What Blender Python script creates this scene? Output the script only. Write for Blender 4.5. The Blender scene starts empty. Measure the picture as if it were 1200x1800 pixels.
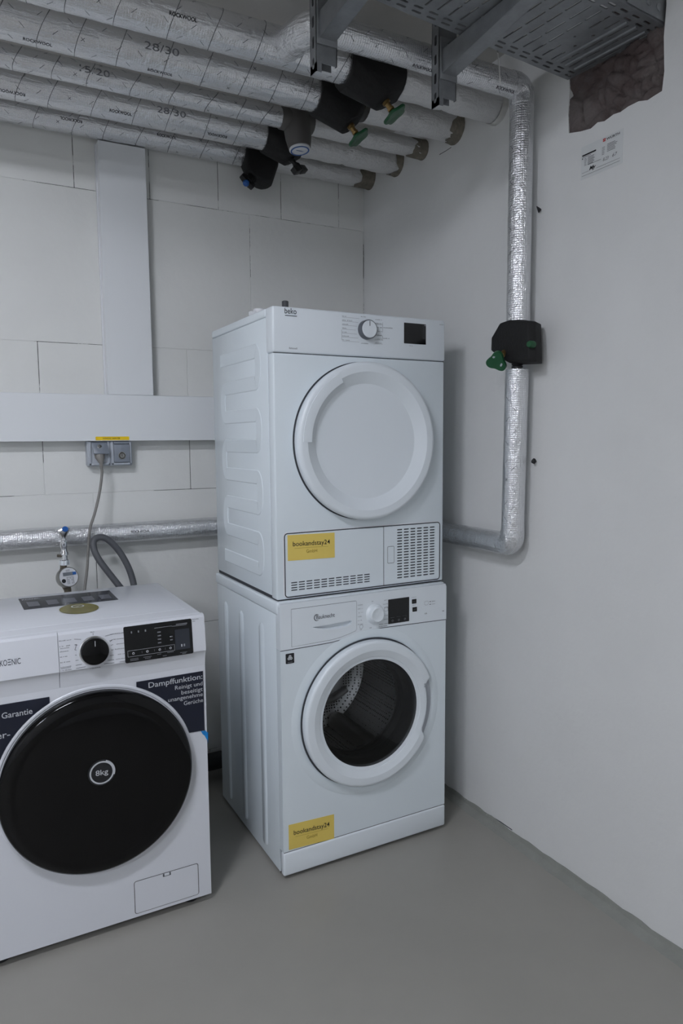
import bpy, bmesh, math, random
from mathutils import Vector, Matrix
from mathutils.geometry import tessellate_polygon
import numpy as np
random.seed(4)
PI = math.pi
scene = bpy.context.scene
col = scene.collection

# ------------------------------------------------------------------ camera
F_PX, YAW, PITCH, ROLL = 1244.1, 0.4949, 0.1025, -0.0076
CAM = Vector((-1.5521, -2.6589, 1.3218))
fw = Vector((math.sin(YAW)*math.cos(PITCH), math.cos(YAW)*math.cos(PITCH), -math.sin(PITCH)))
rt = Vector((math.cos(YAW), -math.sin(YAW), 0)); up = rt.cross(fw)
c_, s_ = math.cos(ROLL), math.sin(ROLL)
rt, up = c_*rt + s_*up, -s_*rt + c_*up
cd = bpy.data.cameras.new('camera'); cam = bpy.data.objects.new('camera', cd); col.objects.link(cam)
m = Matrix((rt, up, -fw)).transposed().to_4x4(); m.translation = CAM; cam.matrix_world = m
cd.sensor_fit = 'VERTICAL'; cd.sensor_height = 36; cd.sensor_width = 24; cd.lens = F_PX/1800*36
cd.clip_start = .05
scene.camera = cam

# ------------------------------------------------------------------ world, lamp, exposure
w = bpy.data.worlds.new('world'); scene.world = w; w.use_nodes = True
w.node_tree.nodes['Background'].inputs[0].default_value = (.7, .75, .8, 1)
w.node_tree.nodes['Background'].inputs[1].default_value = .02
LC = (.87, .90, 1.0); LT = .60
LAMPS = ((Vector((-2.05, -1.95, 2.415)), 125, 13), (Vector((-3.3, -3.6, 2.415)), 160, 22))   # centre of the tubes, radiance (tubes are built with their lamp); second lamp is added for fill
def area(name, loc, sx, sy, power, colr):
    l = bpy.data.lights.new(name, 'AREA'); l.shape = 'RECTANGLE'; l.size = sx; l.size_y = sy
    l.energy = power; l.color = colr
    o = bpy.data.objects.new(name, l); col.objects.link(o); o.location = loc
    return o
scene.view_settings.view_transform = 'Standard'
scene.view_settings.look = 'None'
scene.view_settings.gamma = 1
scene.view_settings.use_curve_mapping = False
scene.view_settings.exposure = -0.2

# ------------------------------------------------------------------ pixel -> point
def ray(u, v):
    return rt*((u-600)/F_PX) + up*((900-v)/F_PX) + fw
def at(u, v, ax, val):
    d = ray(u, v); i = 'xyz'.index(ax); t = (val-CAM[i])/d[i]
    return CAM + d*t

# ------------------------------------------------------------------ materials
def lin(c):
    return tuple((x/12.92 if x <= .04045 else ((x+.055)/1.055)**2.4) for x in c)
def rgb(r, g, b): return lin((r/255, g/255, b/255))
MATS = {}
def mat(name, colr, rough=.5, metal=0, noise=0, nscale=8, bump=0, bscale=60, col2=None, spec=.5, coat=0, rot=None, thr=(.35, .7), rnoise=0):
    M = bpy.data.materials.new(name); M.use_nodes = True; nt = M.node_tree; b = nt.nodes['Principled BSDF']
    b.inputs['Base Color'].default_value = (*colr, 1); b.inputs['Roughness'].default_value = rough
    b.inputs['Metallic'].default_value = metal; b.inputs['Specular IOR Level'].default_value = spec
    if coat: b.inputs['Coat Weight'].default_value = coat; b.inputs['Coat Roughness'].default_value = .05
    tc = nt.nodes.new('ShaderNodeTexCoord')
    if noise or col2 or rnoise:
        n = nt.nodes.new('ShaderNodeTexNoise'); n.inputs['Scale'].default_value = nscale; n.inputs['Detail'].default_value = 6
        n.inputs['Roughness'].default_value = .65
        nt.links.new(tc.outputs['Object'], n.inputs['Vector'])
        if noise or col2:
            r = nt.nodes.new('ShaderNodeValToRGB'); r.color_ramp.elements[0].position = thr[0]; r.color_ramp.elements[1].position = thr[1]
            c2 = col2 or tuple(x*(1-noise) for x in colr)
            r.color_ramp.elements[0].color = (*c2, 1); r.color_ramp.elements[1].color = (*colr, 1)
            nt.links.new(n.outputs['Fac'], r.inputs['Fac']); nt.links.new(r.outputs['Color'], b.inputs['Base Color'])
        if rnoise:
            mr = nt.nodes.new('ShaderNodeMapRange'); mr.inputs['To Min'].default_value = rough-rnoise; mr.inputs['To Max'].default_value = rough+rnoise
            nt.links.new(n.outputs['Fac'], mr.inputs['Value']); nt.links.new(mr.outputs['Result'], b.inputs['Roughness'])
    if bump:
        n2 = nt.nodes.new('ShaderNodeTexNoise'); n2.inputs['Scale'].default_value = bscale; n2.inputs['Detail'].default_value = 5
        nt.links.new(tc.outputs['Object'], n2.inputs['Vector'])
        bp = nt.nodes.new('ShaderNodeBump'); bp.inputs['Strength'].default_value = bump; bp.inputs['Distance'].default_value = .004
        nt.links.new(n2.outputs['Fac'], bp.inputs['Height']); nt.links.new(bp.outputs['Normal'], b.inputs['Normal'])
    MATS[name] = M
    return M
mat('paint', rgb(226, 227, 226), .75, noise=.05, nscale=2.5, bump=.25, bscale=45)
mat('paint_block', rgb(226, 227, 224), .75, noise=.05, nscale=3, bump=.3, bscale=30)
mat('joint', rgb(222, 223, 221), .9, nscale=5, col2=rgb(26, 25, 24), thr=(.47, .51))
mat('floor', rgb(156, 154, 147), .42, noise=.10, nscale=1.7, bump=.12, bscale=18, rnoise=.1)
mat('floor_cove', rgb(146, 148, 142), .5, noise=.15, nscale=14, bump=.5, bscale=50)
mat('ceiling', rgb(205, 203, 198), .85, noise=.08, nscale=3, bump=.3, bscale=40)
mat('enamel', rgb(224, 233, 238), .22, spec=.5)
mat('enamel_grey', rgb(216, 219, 225), .25)
mat('enamel_satin', rgb(224, 232, 237), .34)
mat('white_plastic', rgb(227, 234, 239), .3)
mat('white_matte', rgb(222, 224, 227), .55)
mat('gap', rgb(58, 61, 66), .8)
mat('slot_dark', rgb(70, 73, 78), .8)
mat('black_gloss', rgb(6, 6, 7), .07, spec=.3)
mat('black_plastic', rgb(13, 13, 14), .42)
mat('black_display', rgb(10, 11, 13), .12)
mat('display_blue', rgb(44, 48, 56), .3)
mat('navy', rgb(20, 25, 42), .35)
mat('ink', rgb(60, 64, 70), .6)
mat('ink_dark', rgb(22, 24, 28), .6)
mat('ink_light', rgb(190, 193, 197), .6)
mat('ink_dim', rgb(112, 114, 118), .6)
mat('chrome', (.75, .76, .78), .15, metal=1)
mat('chrome_dark', rgb(110, 114, 120), .3, metal=.6)
mat('yellow', rgb(230, 204, 104), .45)
mat('yellow_ink', rgb(150, 122, 30), .5)
mat('yellow_label', rgb(238, 202, 20), .4)
mat('gold', rgb(140, 132, 48), .25, metal=.3, noise=.3, nscale=25)
mat('sheet_dark', rgb(58, 60, 68), .12, noise=.25, nscale=14)
mat('sheet_icon', rgb(98, 100, 108), .3)
mat('blue_tape', rgb(20, 130, 205), .5)
mat('foam_black', rgb(16, 16, 17), .75, bump=.4, bscale=120)
mat('grey_plastic', rgb(84, 82, 80), .5)
mat('socket_light', rgb(176, 182, 190), .4)
mat('socket_grey', rgb(128, 135, 145), .4)
mat('cord', rgb(128, 126, 122), .5)
mat('hose', rgb(84, 86, 90), .5, bump=.3, bscale=200)
mat('green', rgb(18, 78, 44), .35)
mat('brass', rgb(160, 132, 84), .35, metal=.8, noise=.3, nscale=60)
mat('brass_old', rgb(132, 124, 110), .45, metal=.6, noise=.5, nscale=50)
mat('nickel', rgb(168, 168, 164), .3, metal=.9, noise=.3, nscale=60)
mat('blue_plastic', rgb(30, 88, 160), .4)
mat('lens_white', rgb(214, 216, 220), .3)
mat('lcd', rgb(110, 116, 122), .3)
mat('galvanised', rgb(150, 153, 156), .42, metal=.55, noise=.22, nscale=30, rnoise=.12)
mat('mortar', rgb(140, 134, 122), .9, noise=.45, nscale=30, bump=.8, bscale=60)
mat('plaster_patch', rgb(212, 212, 208), .85, noise=.2, nscale=40, bump=.6, bscale=50)
mat('foam_brown', rgb(104, 97, 95), .9, col2=rgb(82, 70, 69), nscale=9, bump=.6, bscale=90, thr=(.4, .6))
mat('paper', rgb(216, 219, 219), .6)
mat('red', rgb(190, 30, 36), .5)
mat('wire', rgb(70, 71, 73), .4, metal=.7)
mat('rubber', rgb(30, 31, 34), .5)
mat('gasket', rgb(26, 30, 38), .35)
mat('trunking', rgb(226, 229, 231), .4)
mat('steel_rim', (.5, .5, .5), .25, metal=1)
mat('lamp_housing', rgb(225, 225, 225), .5)
mat('tie_white', rgb(200, 200, 196), .5)

def foil(name, base, rough, grid=.35, wr=.5, pitch=.0065, fine=.35):
    M = bpy.data.materials.new(name); M.use_nodes = True; nt = M.node_tree; b = nt.nodes['Principled BSDF']; L = nt.links.new
    b.inputs['Base Color'].default_value = (*base, 1); b.inputs['Metallic'].default_value = .93; b.inputs['Roughness'].default_value = rough
    tc = nt.nodes.new('ShaderNodeTexCoord'); sp = nt.nodes.new('ShaderNodeSeparateXYZ'); L(tc.outputs['UV'], sp.inputs[0])
    def mth(op, a, v=None):
        n = nt.nodes.new('ShaderNodeMath'); n.operation = op
        for i, q in enumerate((a, v)):
            if q is None: continue
            if isinstance(q, (int, float)): n.inputs[i].default_value = q
            else: L(q, n.inputs[i])
        return n.outputs[0]
    sx = mth('ABSOLUTE', mth('SINE', mth('MULTIPLY', sp.outputs[0], PI/pitch)))
    sy = mth('ABSOLUTE', mth('SINE', mth('MULTIPLY', sp.outputs[1], PI/pitch)))
    g = mth('MINIMUM', mth('POWER', sx, .4), mth('POWER', sy, .4))
    mp = nt.nodes.new('ShaderNodeMapping'); mp.inputs['Scale'].default_value = (9, 45, 1); L(tc.outputs['UV'], mp.inputs[0])
    n = nt.nodes.new('ShaderNodeTexNoise'); n.inputs['Scale'].default_value = 1.4; n.inputs['Detail'].default_value = 6; n.inputs['Roughness'].default_value = .6
    L(mp.outputs[0], n.inputs['Vector'])
    nf = nt.nodes.new('ShaderNodeTexNoise'); nf.inputs['Scale'].default_value = 110; nf.inputs['Detail'].default_value = 3; L(tc.outputs['Object'], nf.inputs['Vector'])
    nm = nt.nodes.new('ShaderNodeTexNoise'); nm.inputs['Scale'].default_value = 26; nm.inputs['Detail'].default_value = 4; nm.inputs['Distortion'].default_value = 1.5; L(tc.outputs['Object'], nm.inputs['Vector'])
    b0 = nt.nodes.new('ShaderNodeBump'); b0.inputs['Strength'].default_value = fine; b0.inputs['Distance'].default_value = .0025; L(nf.outputs['Fac'], b0.inputs['Height'])
    bm0 = nt.nodes.new('ShaderNodeBump'); bm0.inputs['Strength'].default_value = wr; bm0.inputs['Distance'].default_value = .006; L(nm.outputs['Fac'], bm0.inputs['Height']); L(b0.outputs['Normal'], bm0.inputs['Normal'])
    b1 = nt.nodes.new('ShaderNodeBump'); L(bm0.outputs['Normal'], b1.inputs['Normal']); b1.inputs['Strength'].default_value = wr; b1.inputs['Distance'].default_value = .012; L(n.outputs['Fac'], b1.inputs['Height'])
    b2 = nt.nodes.new('ShaderNodeBump'); b2.inputs['Strength'].default_value = grid; b2.inputs['Distance'].default_value = .0012
    L(g, b2.inputs['Height']); L(b1.outputs['Normal'], b2.inputs['Normal']); L(b2.outputs['Normal'], b.inputs['Normal'])
    n3 = nt.nodes.new('ShaderNodeTexNoise'); n3.inputs['Scale'].default_value = 14; L(tc.outputs['Object'], n3.inputs['Vector'])
    mr = nt.nodes.new('ShaderNodeMapRange'); mr.inputs['To Min'].default_value = rough-.1; mr.inputs['To Max'].default_value = rough+.12
    L(n3.outputs['Fac'], mr.inputs['Value']); L(mr.outputs['Result'], b.inputs['Roughness'])
    MATS[name] = M
foil('foil', (.80, .81, .83), .19, grid=.22, wr=.42, fine=.25)
foil('foil_sparkle', (.82, .83, .85), .20, grid=.55, wr=.45, fine=.5)
foil('foil_dull', (.74, .74, .74), .46, grid=.3, wr=.6)
foil('foil_tape', (.82, .83, .85), .22, grid=.2, wr=.9, fine=.7)

def glass_mat():
    M = bpy.data.materials.new('door_glass'); M.use_nodes = True; nt = M.node_tree; nt.nodes.remove(nt.nodes['Principled BSDF'])
    out = nt.nodes['Material Output']; tr = nt.nodes.new('ShaderNodeBsdfTransparent'); tr.inputs[0].default_value = (.86, .88, .90, 1)
    gl = nt.nodes.new('ShaderNodeBsdfGlossy'); gl.inputs['Roughness'].default_value = .03
    fr = nt.nodes.new('ShaderNodeFresnel'); fr.inputs[0].default_value = 1.5; mx = nt.nodes.new('ShaderNodeMixShader')
    nt.links.new(fr.outputs[0], mx.inputs[0]); nt.links.new(tr.outputs[0], mx.inputs[1]); nt.links.new(gl.outputs[0], mx.inputs[2]); nt.links.new(mx.outputs[0], out.inputs[0])
    MATS['door_glass'] = M
glass_mat()
def drum_mat():
    M = mat('drum_steel', (.5, .5, .5), .3, metal=1); nt = M.node_tree; b = nt.nodes['Principled BSDF']
    tc = nt.nodes.new('ShaderNodeTexCoord'); v = nt.nodes.new('ShaderNodeTexVoronoi'); v.inputs['Scale'].default_value = 95; v.inputs['Randomness'].default_value = .15
    r = nt.nodes.new('ShaderNodeValToRGB'); r.color_ramp.elements[0].position = .28; r.color_ramp.elements[1].position = .36
    r.color_ramp.elements[0].color = (.02, .02, .02, 1); r.color_ramp.elements[1].color = (.5, .5, .5, 1)
    nt.links.new(tc.outputs['Object'], v.inputs['Vector']); nt.links.new(v.outputs['Distance'], r.inputs['Fac']); nt.links.new(r.outputs['Color'], b.inputs['Base Color'])
drum_mat()
mat('drum_plain', (.42, .42, .42), .3, metal=1)

# ------------------------------------------------------------------ mesh helpers
class MB:
    def __init__(s): s.v = []; s.f = []; s.uv = {}
    def add(s, vs, fs, uvs=None):
        o = len(s.v); s.v += [tuple(p) for p in vs]
        for k, f in enumerate(fs):
            if uvs: s.uv[len(s.f)] = uvs[k]
            s.f.append(tuple(i+o for i in f))
        return s
    def bm(s, b):
        b.verts.index_update()
        r = s.add([v.co[:] for v in b.verts], [[v.index for v in f.verts] for f in b.faces]); b.free(); return r
    def box(s, x0, x1, y0, y1, z0, z1, r=0, seg=2):
        b = bmesh.new(); bmesh.ops.create_cube(b, size=1)
        for v in b.verts: v.co = Vector(((x0+x1)/2+v.co.x*(x1-x0), (y0+y1)/2+v.co.y*(y1-y0), (z0+z1)/2+v.co.z*(z1-z0)))
        if r: bmesh.ops.bevel(b, geom=b.edges[:], offset=r, segments=seg, profile=.5, affect='EDGES')
        return s.bm(b)
    def poly(s, pts, flip=False):          # flat polygon, fan
        n = len(pts); f = list(range(n)); return s.add(pts, [f[::-1] if flip else f])
    def prism(s, pts, vec):                 # polygon pts swept by vec
        n = len(pts); vec = Vector(vec); a = [Vector(p) for p in pts]
        fs = [list(range(n))[::-1], list(range(n, 2*n))] + [[i, (i+1) % n, n+(i+1) % n, n+i] for i in range(n)]
        return s.add(a+[p+vec for p in a], fs)
    def lathe(s, c, axis, prof, n=64, close=False, span=None):   # prof: (radius, distance along axis)
        ax = Vector(axis).normalized(); a = ax.orthogonal().normalized(); b = ax.cross(a); c = Vector(c); o = []
        for r, d in prof:
            for k in range(n):
                t = 2*PI*k/n
                if span: t = math.radians(span[0]+(span[1]-span[0])*k/(n-1)); a, b = Vector((1, 0, 0)), Vector((0, 0, 1))
                o.append(c+ax*d+(a*math.cos(t)+b*math.sin(t))*r)
        fs = []
        for j in range(len(prof)-1):
            for k in range(n-1 if span else n): fs.append([j*n+k, j*n+(k+1) % n, (j+1)*n+(k+1) % n, (j+1)*n+k])
        if close: fs += [list(range(n))[::-1], [(len(prof)-1)*n+k for k in range(n)]]
        return s.add(o, fs)
    def tube(s, path, r, n=12, caps=True, noise=0, closed=False):
        P = [Vector(p) for p in path]; N = len(P); o = []; fs = []; uvs = []
        rr = r if isinstance(r, (list, tuple)) else [r]*N
        d0 = (P[1]-P[0]).normalized(); a = d0.orthogonal().normalized(); ln = 0; lens = []
        for i in range(N):
            if closed: d = (P[(i+1) % N]-P[i-1]).normalized()
            elif i == 0: d = d0
            elif i == N-1: d = (P[-1]-P[-2]).normalized()
            else: d = ((P[i+1]-P[i]).normalized()+(P[i]-P[i-1]).normalized()).normalized()
            a = (a-d*a.dot(d)).normalized(); b = d.cross(a)
            if i: ln += (P[i]-P[i-1]).length
            lens.append(ln)
            for k in range(n):
                t = 2*PI*k/n; q = rr[i]+(random.uniform(-noise, noise) if noise else 0)
                o.append(P[i]+(a*math.cos(t)+b*math.sin(t))*q)
        for i in range(N if closed else N-1):
            j = (i+1) % N
            for k in range(n):
                k2 = (k+1) % n; fs.append([i*n+k, i*n+k2, j*n+k2, j*n+k])
                R = rr[i]*2*PI/n; l1 = lens[j] if j > i else ln+.01
                uvs.append([(lens[i], k*R), (lens[i], (k+1)*R), (l1, (k+1)*R), (l1, k*R)])
        if caps and not closed:
            fs += [list(range(n))[::-1], [(N-1)*n+k for k in range(n)]]; uvs += [[(0, 0)]*n, [(0, 0)]*n]
        return s.add(o, fs, uvs)
    def hull(s, pts, bev=0):
        b = bmesh.new(); vs = [b.verts.new(p) for p in pts]
        g = bmesh.ops.convex_hull(b, input=vs); bmesh.ops.delete(b, geom=[v for v in b.verts if not v.link_faces], context='VERTS')
        bmesh.ops.dissolve_limit(b, angle_limit=.12, verts=b.verts[:], edges=b.edges[:])
        if bev: bmesh.ops.bevel(b, geom=b.edges[:], offset=bev, segments=2, profile=.5, affect='EDGES')
        return s.bm(b)
    def merge(s, o): return s.add(o.v, o.f)

ROOT = {}
def obj(name, mb, material, parent=None, smooth=True, angle=38, base=None):
    loc = Vector((0, 0, 0))
    if parent is not None: off = ROOT[parent.name]
    else:
        if base is None:
            A = np.array(mb.v); off = Vector(((A[:, 0].min()+A[:, 0].max())/2, (A[:, 1].min()+A[:, 1].max())/2, A[:, 2].min()))
        else: off = Vector(base)
        loc = off
    me = bpy.data.meshes.new(name)
    me.from_pydata([(x-off.x, y-off.y, z-off.z) for x, y, z in mb.v], [], mb.f)
    if mb.uv:
        ul = me.uv_layers.new(name='UVMap')
        for fi, uv in mb.uv.items():
            p = me.polygons[fi]
            for li, q in zip(p.loop_indices, uv): ul.data[li].uv = q
    me.validate(); me.update()
    if smooth:
        me.polygons.foreach_set('use_smooth', [True]*len(me.polygons)); me.set_sharp_from_angle(angle=math.radians(angle))
    me.materials.append(MATS[material])
    o = bpy.data.objects.new(name, me); col.objects.link(o); o.location = loc
    if parent is not None: o.parent = parent
    ROOT[o.name] = off
    return o
def thing(name, loc, label, cat, group=None):
    o = bpy.data.objects.new(name, None); o.empty_display_size = .05; col.objects.link(o); o.location = loc; ROOT[o.name] = Vector(loc)
    return tag(o, label, cat, group)
def tag(o, label, cat, group=None):
    o['label'] = label; o['category'] = cat
    if group: o['group'] = group
    return o
def struct(o): o['kind'] = 'structure'; return o

_tc = {}
def text_geo(s, bold=0.0):
    k = (s, bold)
    if k not in _tc:
        cu = bpy.data.curves.new('t', 'FONT'); cu.body = s; cu.size = 1; cu.align_x = 'LEFT'; cu.resolution_u = 3; cu.offset = bold
        ob = bpy.data.objects.new('t', cu); me = bpy.data.meshes.new_from_object(ob)
        vs = [v.co[:2] for v in me.vertices]; fs = [list(p.vertices) for p in me.polygons]
        bpy.data.objects.remove(ob); bpy.data.curves.remove(cu); bpy.data.meshes.remove(me)
        xs = [v[0] for v in vs]; ys = [v[1] for v in vs]
        _tc[k] = ([(x-min(xs), y-0) for x, y in vs], fs, max(xs)-min(xs), max(ys))
    return _tc[k]
def text(mb, s, fn, h, width=None, align='l', bold=0.0, shear=0):
    """letters of cap height h laid out by fn(x, y) -> point"""
    vs, fs, W, H = text_geo(s, bold)
    k = h/.73; kx = width/W if width else k
    ox = {'l': 0, 'c': -W*kx/2, 'r': -W*kx}[align]
    return mb.add([fn(ox+x*kx+shear*y*k, y*k) for x, y in vs], fs)
def front(x0, z0, y): return lambda a, b: (x0+a, y, z0+b)
def bar(mb, x, z, y, w, h): return mb.poly([(x, y, z), (x+w, y, z), (x+w, y, z+h), (x, y, z+h)])
def words(mb, x, z, y, w, h=.0022, align='l'):
    """an unreadable line of small print: strokes of letter height"""
    if align == 'r': x -= w
    n = max(2, int(w/(h*.75))); st = w/n
    for i in range(n):
        if random.random() < .1: continue
        hh = h*random.choice((.7, .7, .7, 1)); bar(mb, x+i*st, z, y, st*.62, hh*.38); bar(mb, x+i*st, z, y, st*.26, hh); 
        if random.random() < .6: bar(mb, x+i*st, z+hh*.62, y, st*.62, hh*.3)
    return mb
def line(mb, pts, y, w=.0007):
    for (xa, za), (xb, zb) in zip(pts, pts[1:]):
        d = Vector((xb-xa, zb-za)); L = d.length or 1; n = Vector((-d.y, d.x))/L*w/2
        mb.poly([(xa-n.x, y, za-n.y), (xb-n.x, y, zb-n.y), (xb+n.x, y, zb+n.y), (xa+n.x, y, za+n.y)])
    return mb
def rrect(x0, x1, z0, z1, r, n=5):
    o = []
    for cx, cz, a0 in ((x1-r, z1-r, 0), (x0+r, z1-r, 90), (x0+r, z0+r, 180), (x1-r, z0+r, 270)):
        for k in range(n+1):
            a = math.radians(a0+90*k/n); o.append((cx+r*math.cos(a), cz+r*math.sin(a)))
    return o
def slab(mb, pts2, y0, y1):            # x-z outline extruded from y0 (front) to y1
    return mb.prism([(x, y0, z) for x, z in pts2][::-1], (0, y1-y0, 0))
def outline(mb, pts2, y, w=.0016, closed=True):
    n = len(pts2); P = [Vector(p) for p in pts2]; vi = []; vo = []
    for i in range(n):
        d = (P[(i+1) % n]-P[i-1]).normalized(); nn = Vector((-d.y, d.x))*w/2; vi.append(P[i]-nn); vo.append(P[i]+nn)
    return mb.add([(p.x, y, p.y) for p in vi+vo], [[i, (i+1) % n, n+(i+1) % n, n+i] for i in range(n)])
def arcp(r, top, rad, n=7): return [(r-rad+rad*math.cos(PI/2*k/n), top-rad+rad*math.sin(PI/2*k/n)) for k in range(n+1)]
def plate_hole(mb, x0, x1, z0, z1, y, cx, cz, r, depth, n=72):
    an = sorted([2*PI*k/n for k in range(n)]+[math.atan2(q-cz, p-cx) % (2*PI) for p in (x0, x1) for q in (z0, z1)])
    N = len(an); ci = []; re = []; cb = []
    for a in an:
        c, s = math.cos(a), math.sin(a); ci.append((cx+r*c, y, cz+r*s)); cb.append((cx+r*c, y+depth, cz+r*s))
        t = min([(x1-cx)/c if c > 1e-9 else 9, (x0-cx)/c if c < -1e-9 else 9, (z1-cz)/s if s > 1e-9 else 9, (z0-cz)/s if s < -1e-9 else 9])
        re.append((cx+t*c, y, cz+t*s))
    rb = [(p[0], y+depth, p[2]) for p in re]
    fs = []
    for i in range(N):
        j = (i+1) % N
        fs += [[i, j, N+j, N+i], [2*N+i, 2*N+j, j, i], [N+i, N+j, 3*N+j, 3*N+i]]
    return mb.add(ci+re+cb+rb, fs)
def ribbon(mb, path, hw, h, x, sgn=-1):
    """raised bead on a side panel (plane x), path in (y,z)"""
    P = [Vector(p) for p in path]; N = len(P); o = []; fs = []
    offs = [(-hw, 0), (-hw+.003, h), (hw-.003, h), (hw, 0)]
    for i in range(N):
        d = ((P[i]-P[i-1]).normalized() if i else Vector((0, 0)))+((P[i+1]-P[i]).normalized() if i < N-1 else Vector((0, 0))); d.normalize()
        n = Vector((-d.y, d.x))
        for a, b in offs: q = P[i]+n*a; o.append((x+sgn*b, q.x, q.y))
    for i in range(N-1):
        for k in range(3): fs.append([i*4+k, i*4+k+1, i*4+k+5, i*4+k+4])
    return mb.add(o, fs)

# ================================================================== SETTING
XL, YF, ZC = -4.3, -5.2, 2.50
struct(obj('floor', MB().box(XL, .2, YF, .2, -.1, 0), 'floor', smooth=False))
struct(obj('ceiling', MB().box(XL, .2, YF, .2, ZC, ZC+.1), 'ceiling', smooth=False))
struct(obj('wall_left', MB().box(XL-.1, XL, YF, .2, 0, ZC), 'paint', smooth=False))
struct(obj('wall_front', MB().box(XL, .2, YF-.1, YF, 0, ZC), 'paint', smooth=False))
# back wall: joint bed and single blocks
wb = struct(obj('wall_back', MB().box(XL, 0, .0028, .2, 0, ZC), 'joint', smooth=False))
def edges(first, pitch, lo=-2.7):
    o = [first]
    while o[-1]-pitch > lo: o.append(o[-1]-pitch)
    return o
rows = [(0, .085, edges(-.20, .525)), (.085, .61, edges(-.5, .52)), (.61, 1.136, edges(-.09, .52)), (1.136, 1.662, edges(-.253, .519)),
        (1.662, 2.188, edges(-.51, .52)), (2.188, 2.5, edges(-.119, .2575))]
bi = 0
for z0, z1, xs in rows:
    ee = [-.003 if 1.6 < z0 < 2 else 0.0] + xs + [XL]
    for a, b in zip(ee, ee[1:]):
        if a-b < .02: continue
        g = .0009; dy = random.uniform(0, .0012)
        obj('wall_block', MB().box(b+g, a-g if a < -.004 else a, dy, .06, z0+g*.8, z1-g*.8, .0012, 1), 'paint_block', wb, smooth=False)
# right wall with the torn opening
hole = [(-1.135, 2.42), (-1.131, 2.35), (-1.137, 2.28), (-1.133, 2.22), (-1.137, 2.168)]
for u, v in ((1020, 231), (1038, 226), (1050, 215), (1062, 213), (1078, 201), (1090, 197), (1104, 187), (1122, 178), (1138, 176), (1150, 168), (1163, 160)):
    p = at(u, v, 'x', 0); hole.append((p.y, p.z))
hole += [(-1.441, 2.2), (-1.436, 2.28), (-1.44, 2.35), (-1.436, 2.42)]
outer = [(YF, 0), (.2, 0), (.2, ZC), (YF, ZC)]
tri = tessellate_polygon([[Vector((y, z, 0)) for y, z in outer], [Vector((y, z, 0)) for y, z in hole]])
vs = [(0, y, z) for y, z in outer+hole]; mbw = MB(); mbw.add(vs, [list(t) for t in tri])
nh = len(hole); mbw.add([(0, y, z) for y, z in hole]+[(.14, y, z) for y, z in hole], [[i, (i+1) % nh, nh+(i+1) % nh, nh+i] for i in range(nh)])
mbw.add([(.2, y, z) for y, z in outer], [[0, 1, 2, 3]])
struct(obj('wall_right', mbw, 'paint', smooth=False, base=(0, -2.5, 0)))
wr_o = bpy.data.objects['wall_right']
def mark(pts, w_):      # a thin gouge in the paint, drawn as a dark sliver sunk in the surface
    mb = MB()
    for a, b in zip(pts, pts[1:]):
        d = (b-a).normalized(); n = Vector((0, -d.z, d.y))*w_/2; mb.poly([a-n, b-n, b+n, a+n])
    mb.v = [(-.0004, y, z) for x, y, z in mb.v]; obj('gouge', mb, 'slot_dark', wr_o, smooth=False)
mark([at(u, v, 'x', 0) for u, v in ((772, 272), (784, 265), (793, 259))], .0025)
mark([at(u, v, 'x', 0) for u, v in ((838, 1419), (858, 1432), (880, 1445), (900, 1459))], .004)
# floor coating drawn up the foot of the right wall
mbc = MB(); N = 170; ys = [YF+(-YF)*k/N for k in range(N+1)]; o = []
for y in ys:
    hz = .023+random.uniform(-.003, .003); wd = .030+random.uniform(-.002, .002)
    o += [(-.0005, y, hz), (-.004, y, hz-.001), (-.008, y, .011), (-wd*.6, y, .006), (-wd, y, .0015), (-wd-.004, y, .0)]
mbc.add(o, [[i*6+k, i*6+k+1, i*6+k+7, i*6+k+6] for i in range(N) for k in range(5)])
struct(obj('baseboard_right', mbc, 'floor_cove'))
mbp = MB()
for k in range(16):
    y = -.72-.19*k/15; s = .006+.004*random.random()
    mbp.hull([(-.0015-random.random()*.004, y+random.uniform(-s, s), .017+random.uniform(-s, s)*.6) for _ in range(8)])
tag(obj('paint_crumbs', mbp, 'plaster_patch'), 'loose white paint flakes along the crack at the foot of the right wall', 'paint flakes')['kind'] = 'stuff'

# fire-stop foam in the opening
ny, nz = 70, 70; seeds = np.random.RandomState(3).rand(46, 2); Y0, Y1, Z0, Z1 = -1.45, -1.125, 2.14, 2.43
sy_ = Y0+seeds[:, 0]*(Y1-Y0); sz_ = Z0+seeds[:, 1]*(Z1-Z0); vv = []
for i in range(ny+1):
    for j in range(nz+1):
        y = Y0+(Y1-Y0)*i/ny; z = Z0+(Z1-Z0)*j/nz
        d = np.sort(np.hypot((sy_-y)*.8, sz_-z)); b = min(1, (d[1]-d[0])/.013)
        vv.append((.020-.017*math.sqrt(b)+random.uniform(-.0008, .0008), y, z))
mbf = MB(); mbf.add(vv, [[i*(nz+1)+j, (i+1)*(nz+1)+j, (i+1)*(nz+1)+j+1, i*(nz+1)+j+1] for i in range(ny) for j in range(nz)])
tag(obj('firestop_foam', mbf, 'foam_brown', angle=80), 'lumpy brown fire-stop foam filling the torn opening under the cable tray', 'foam')

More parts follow.
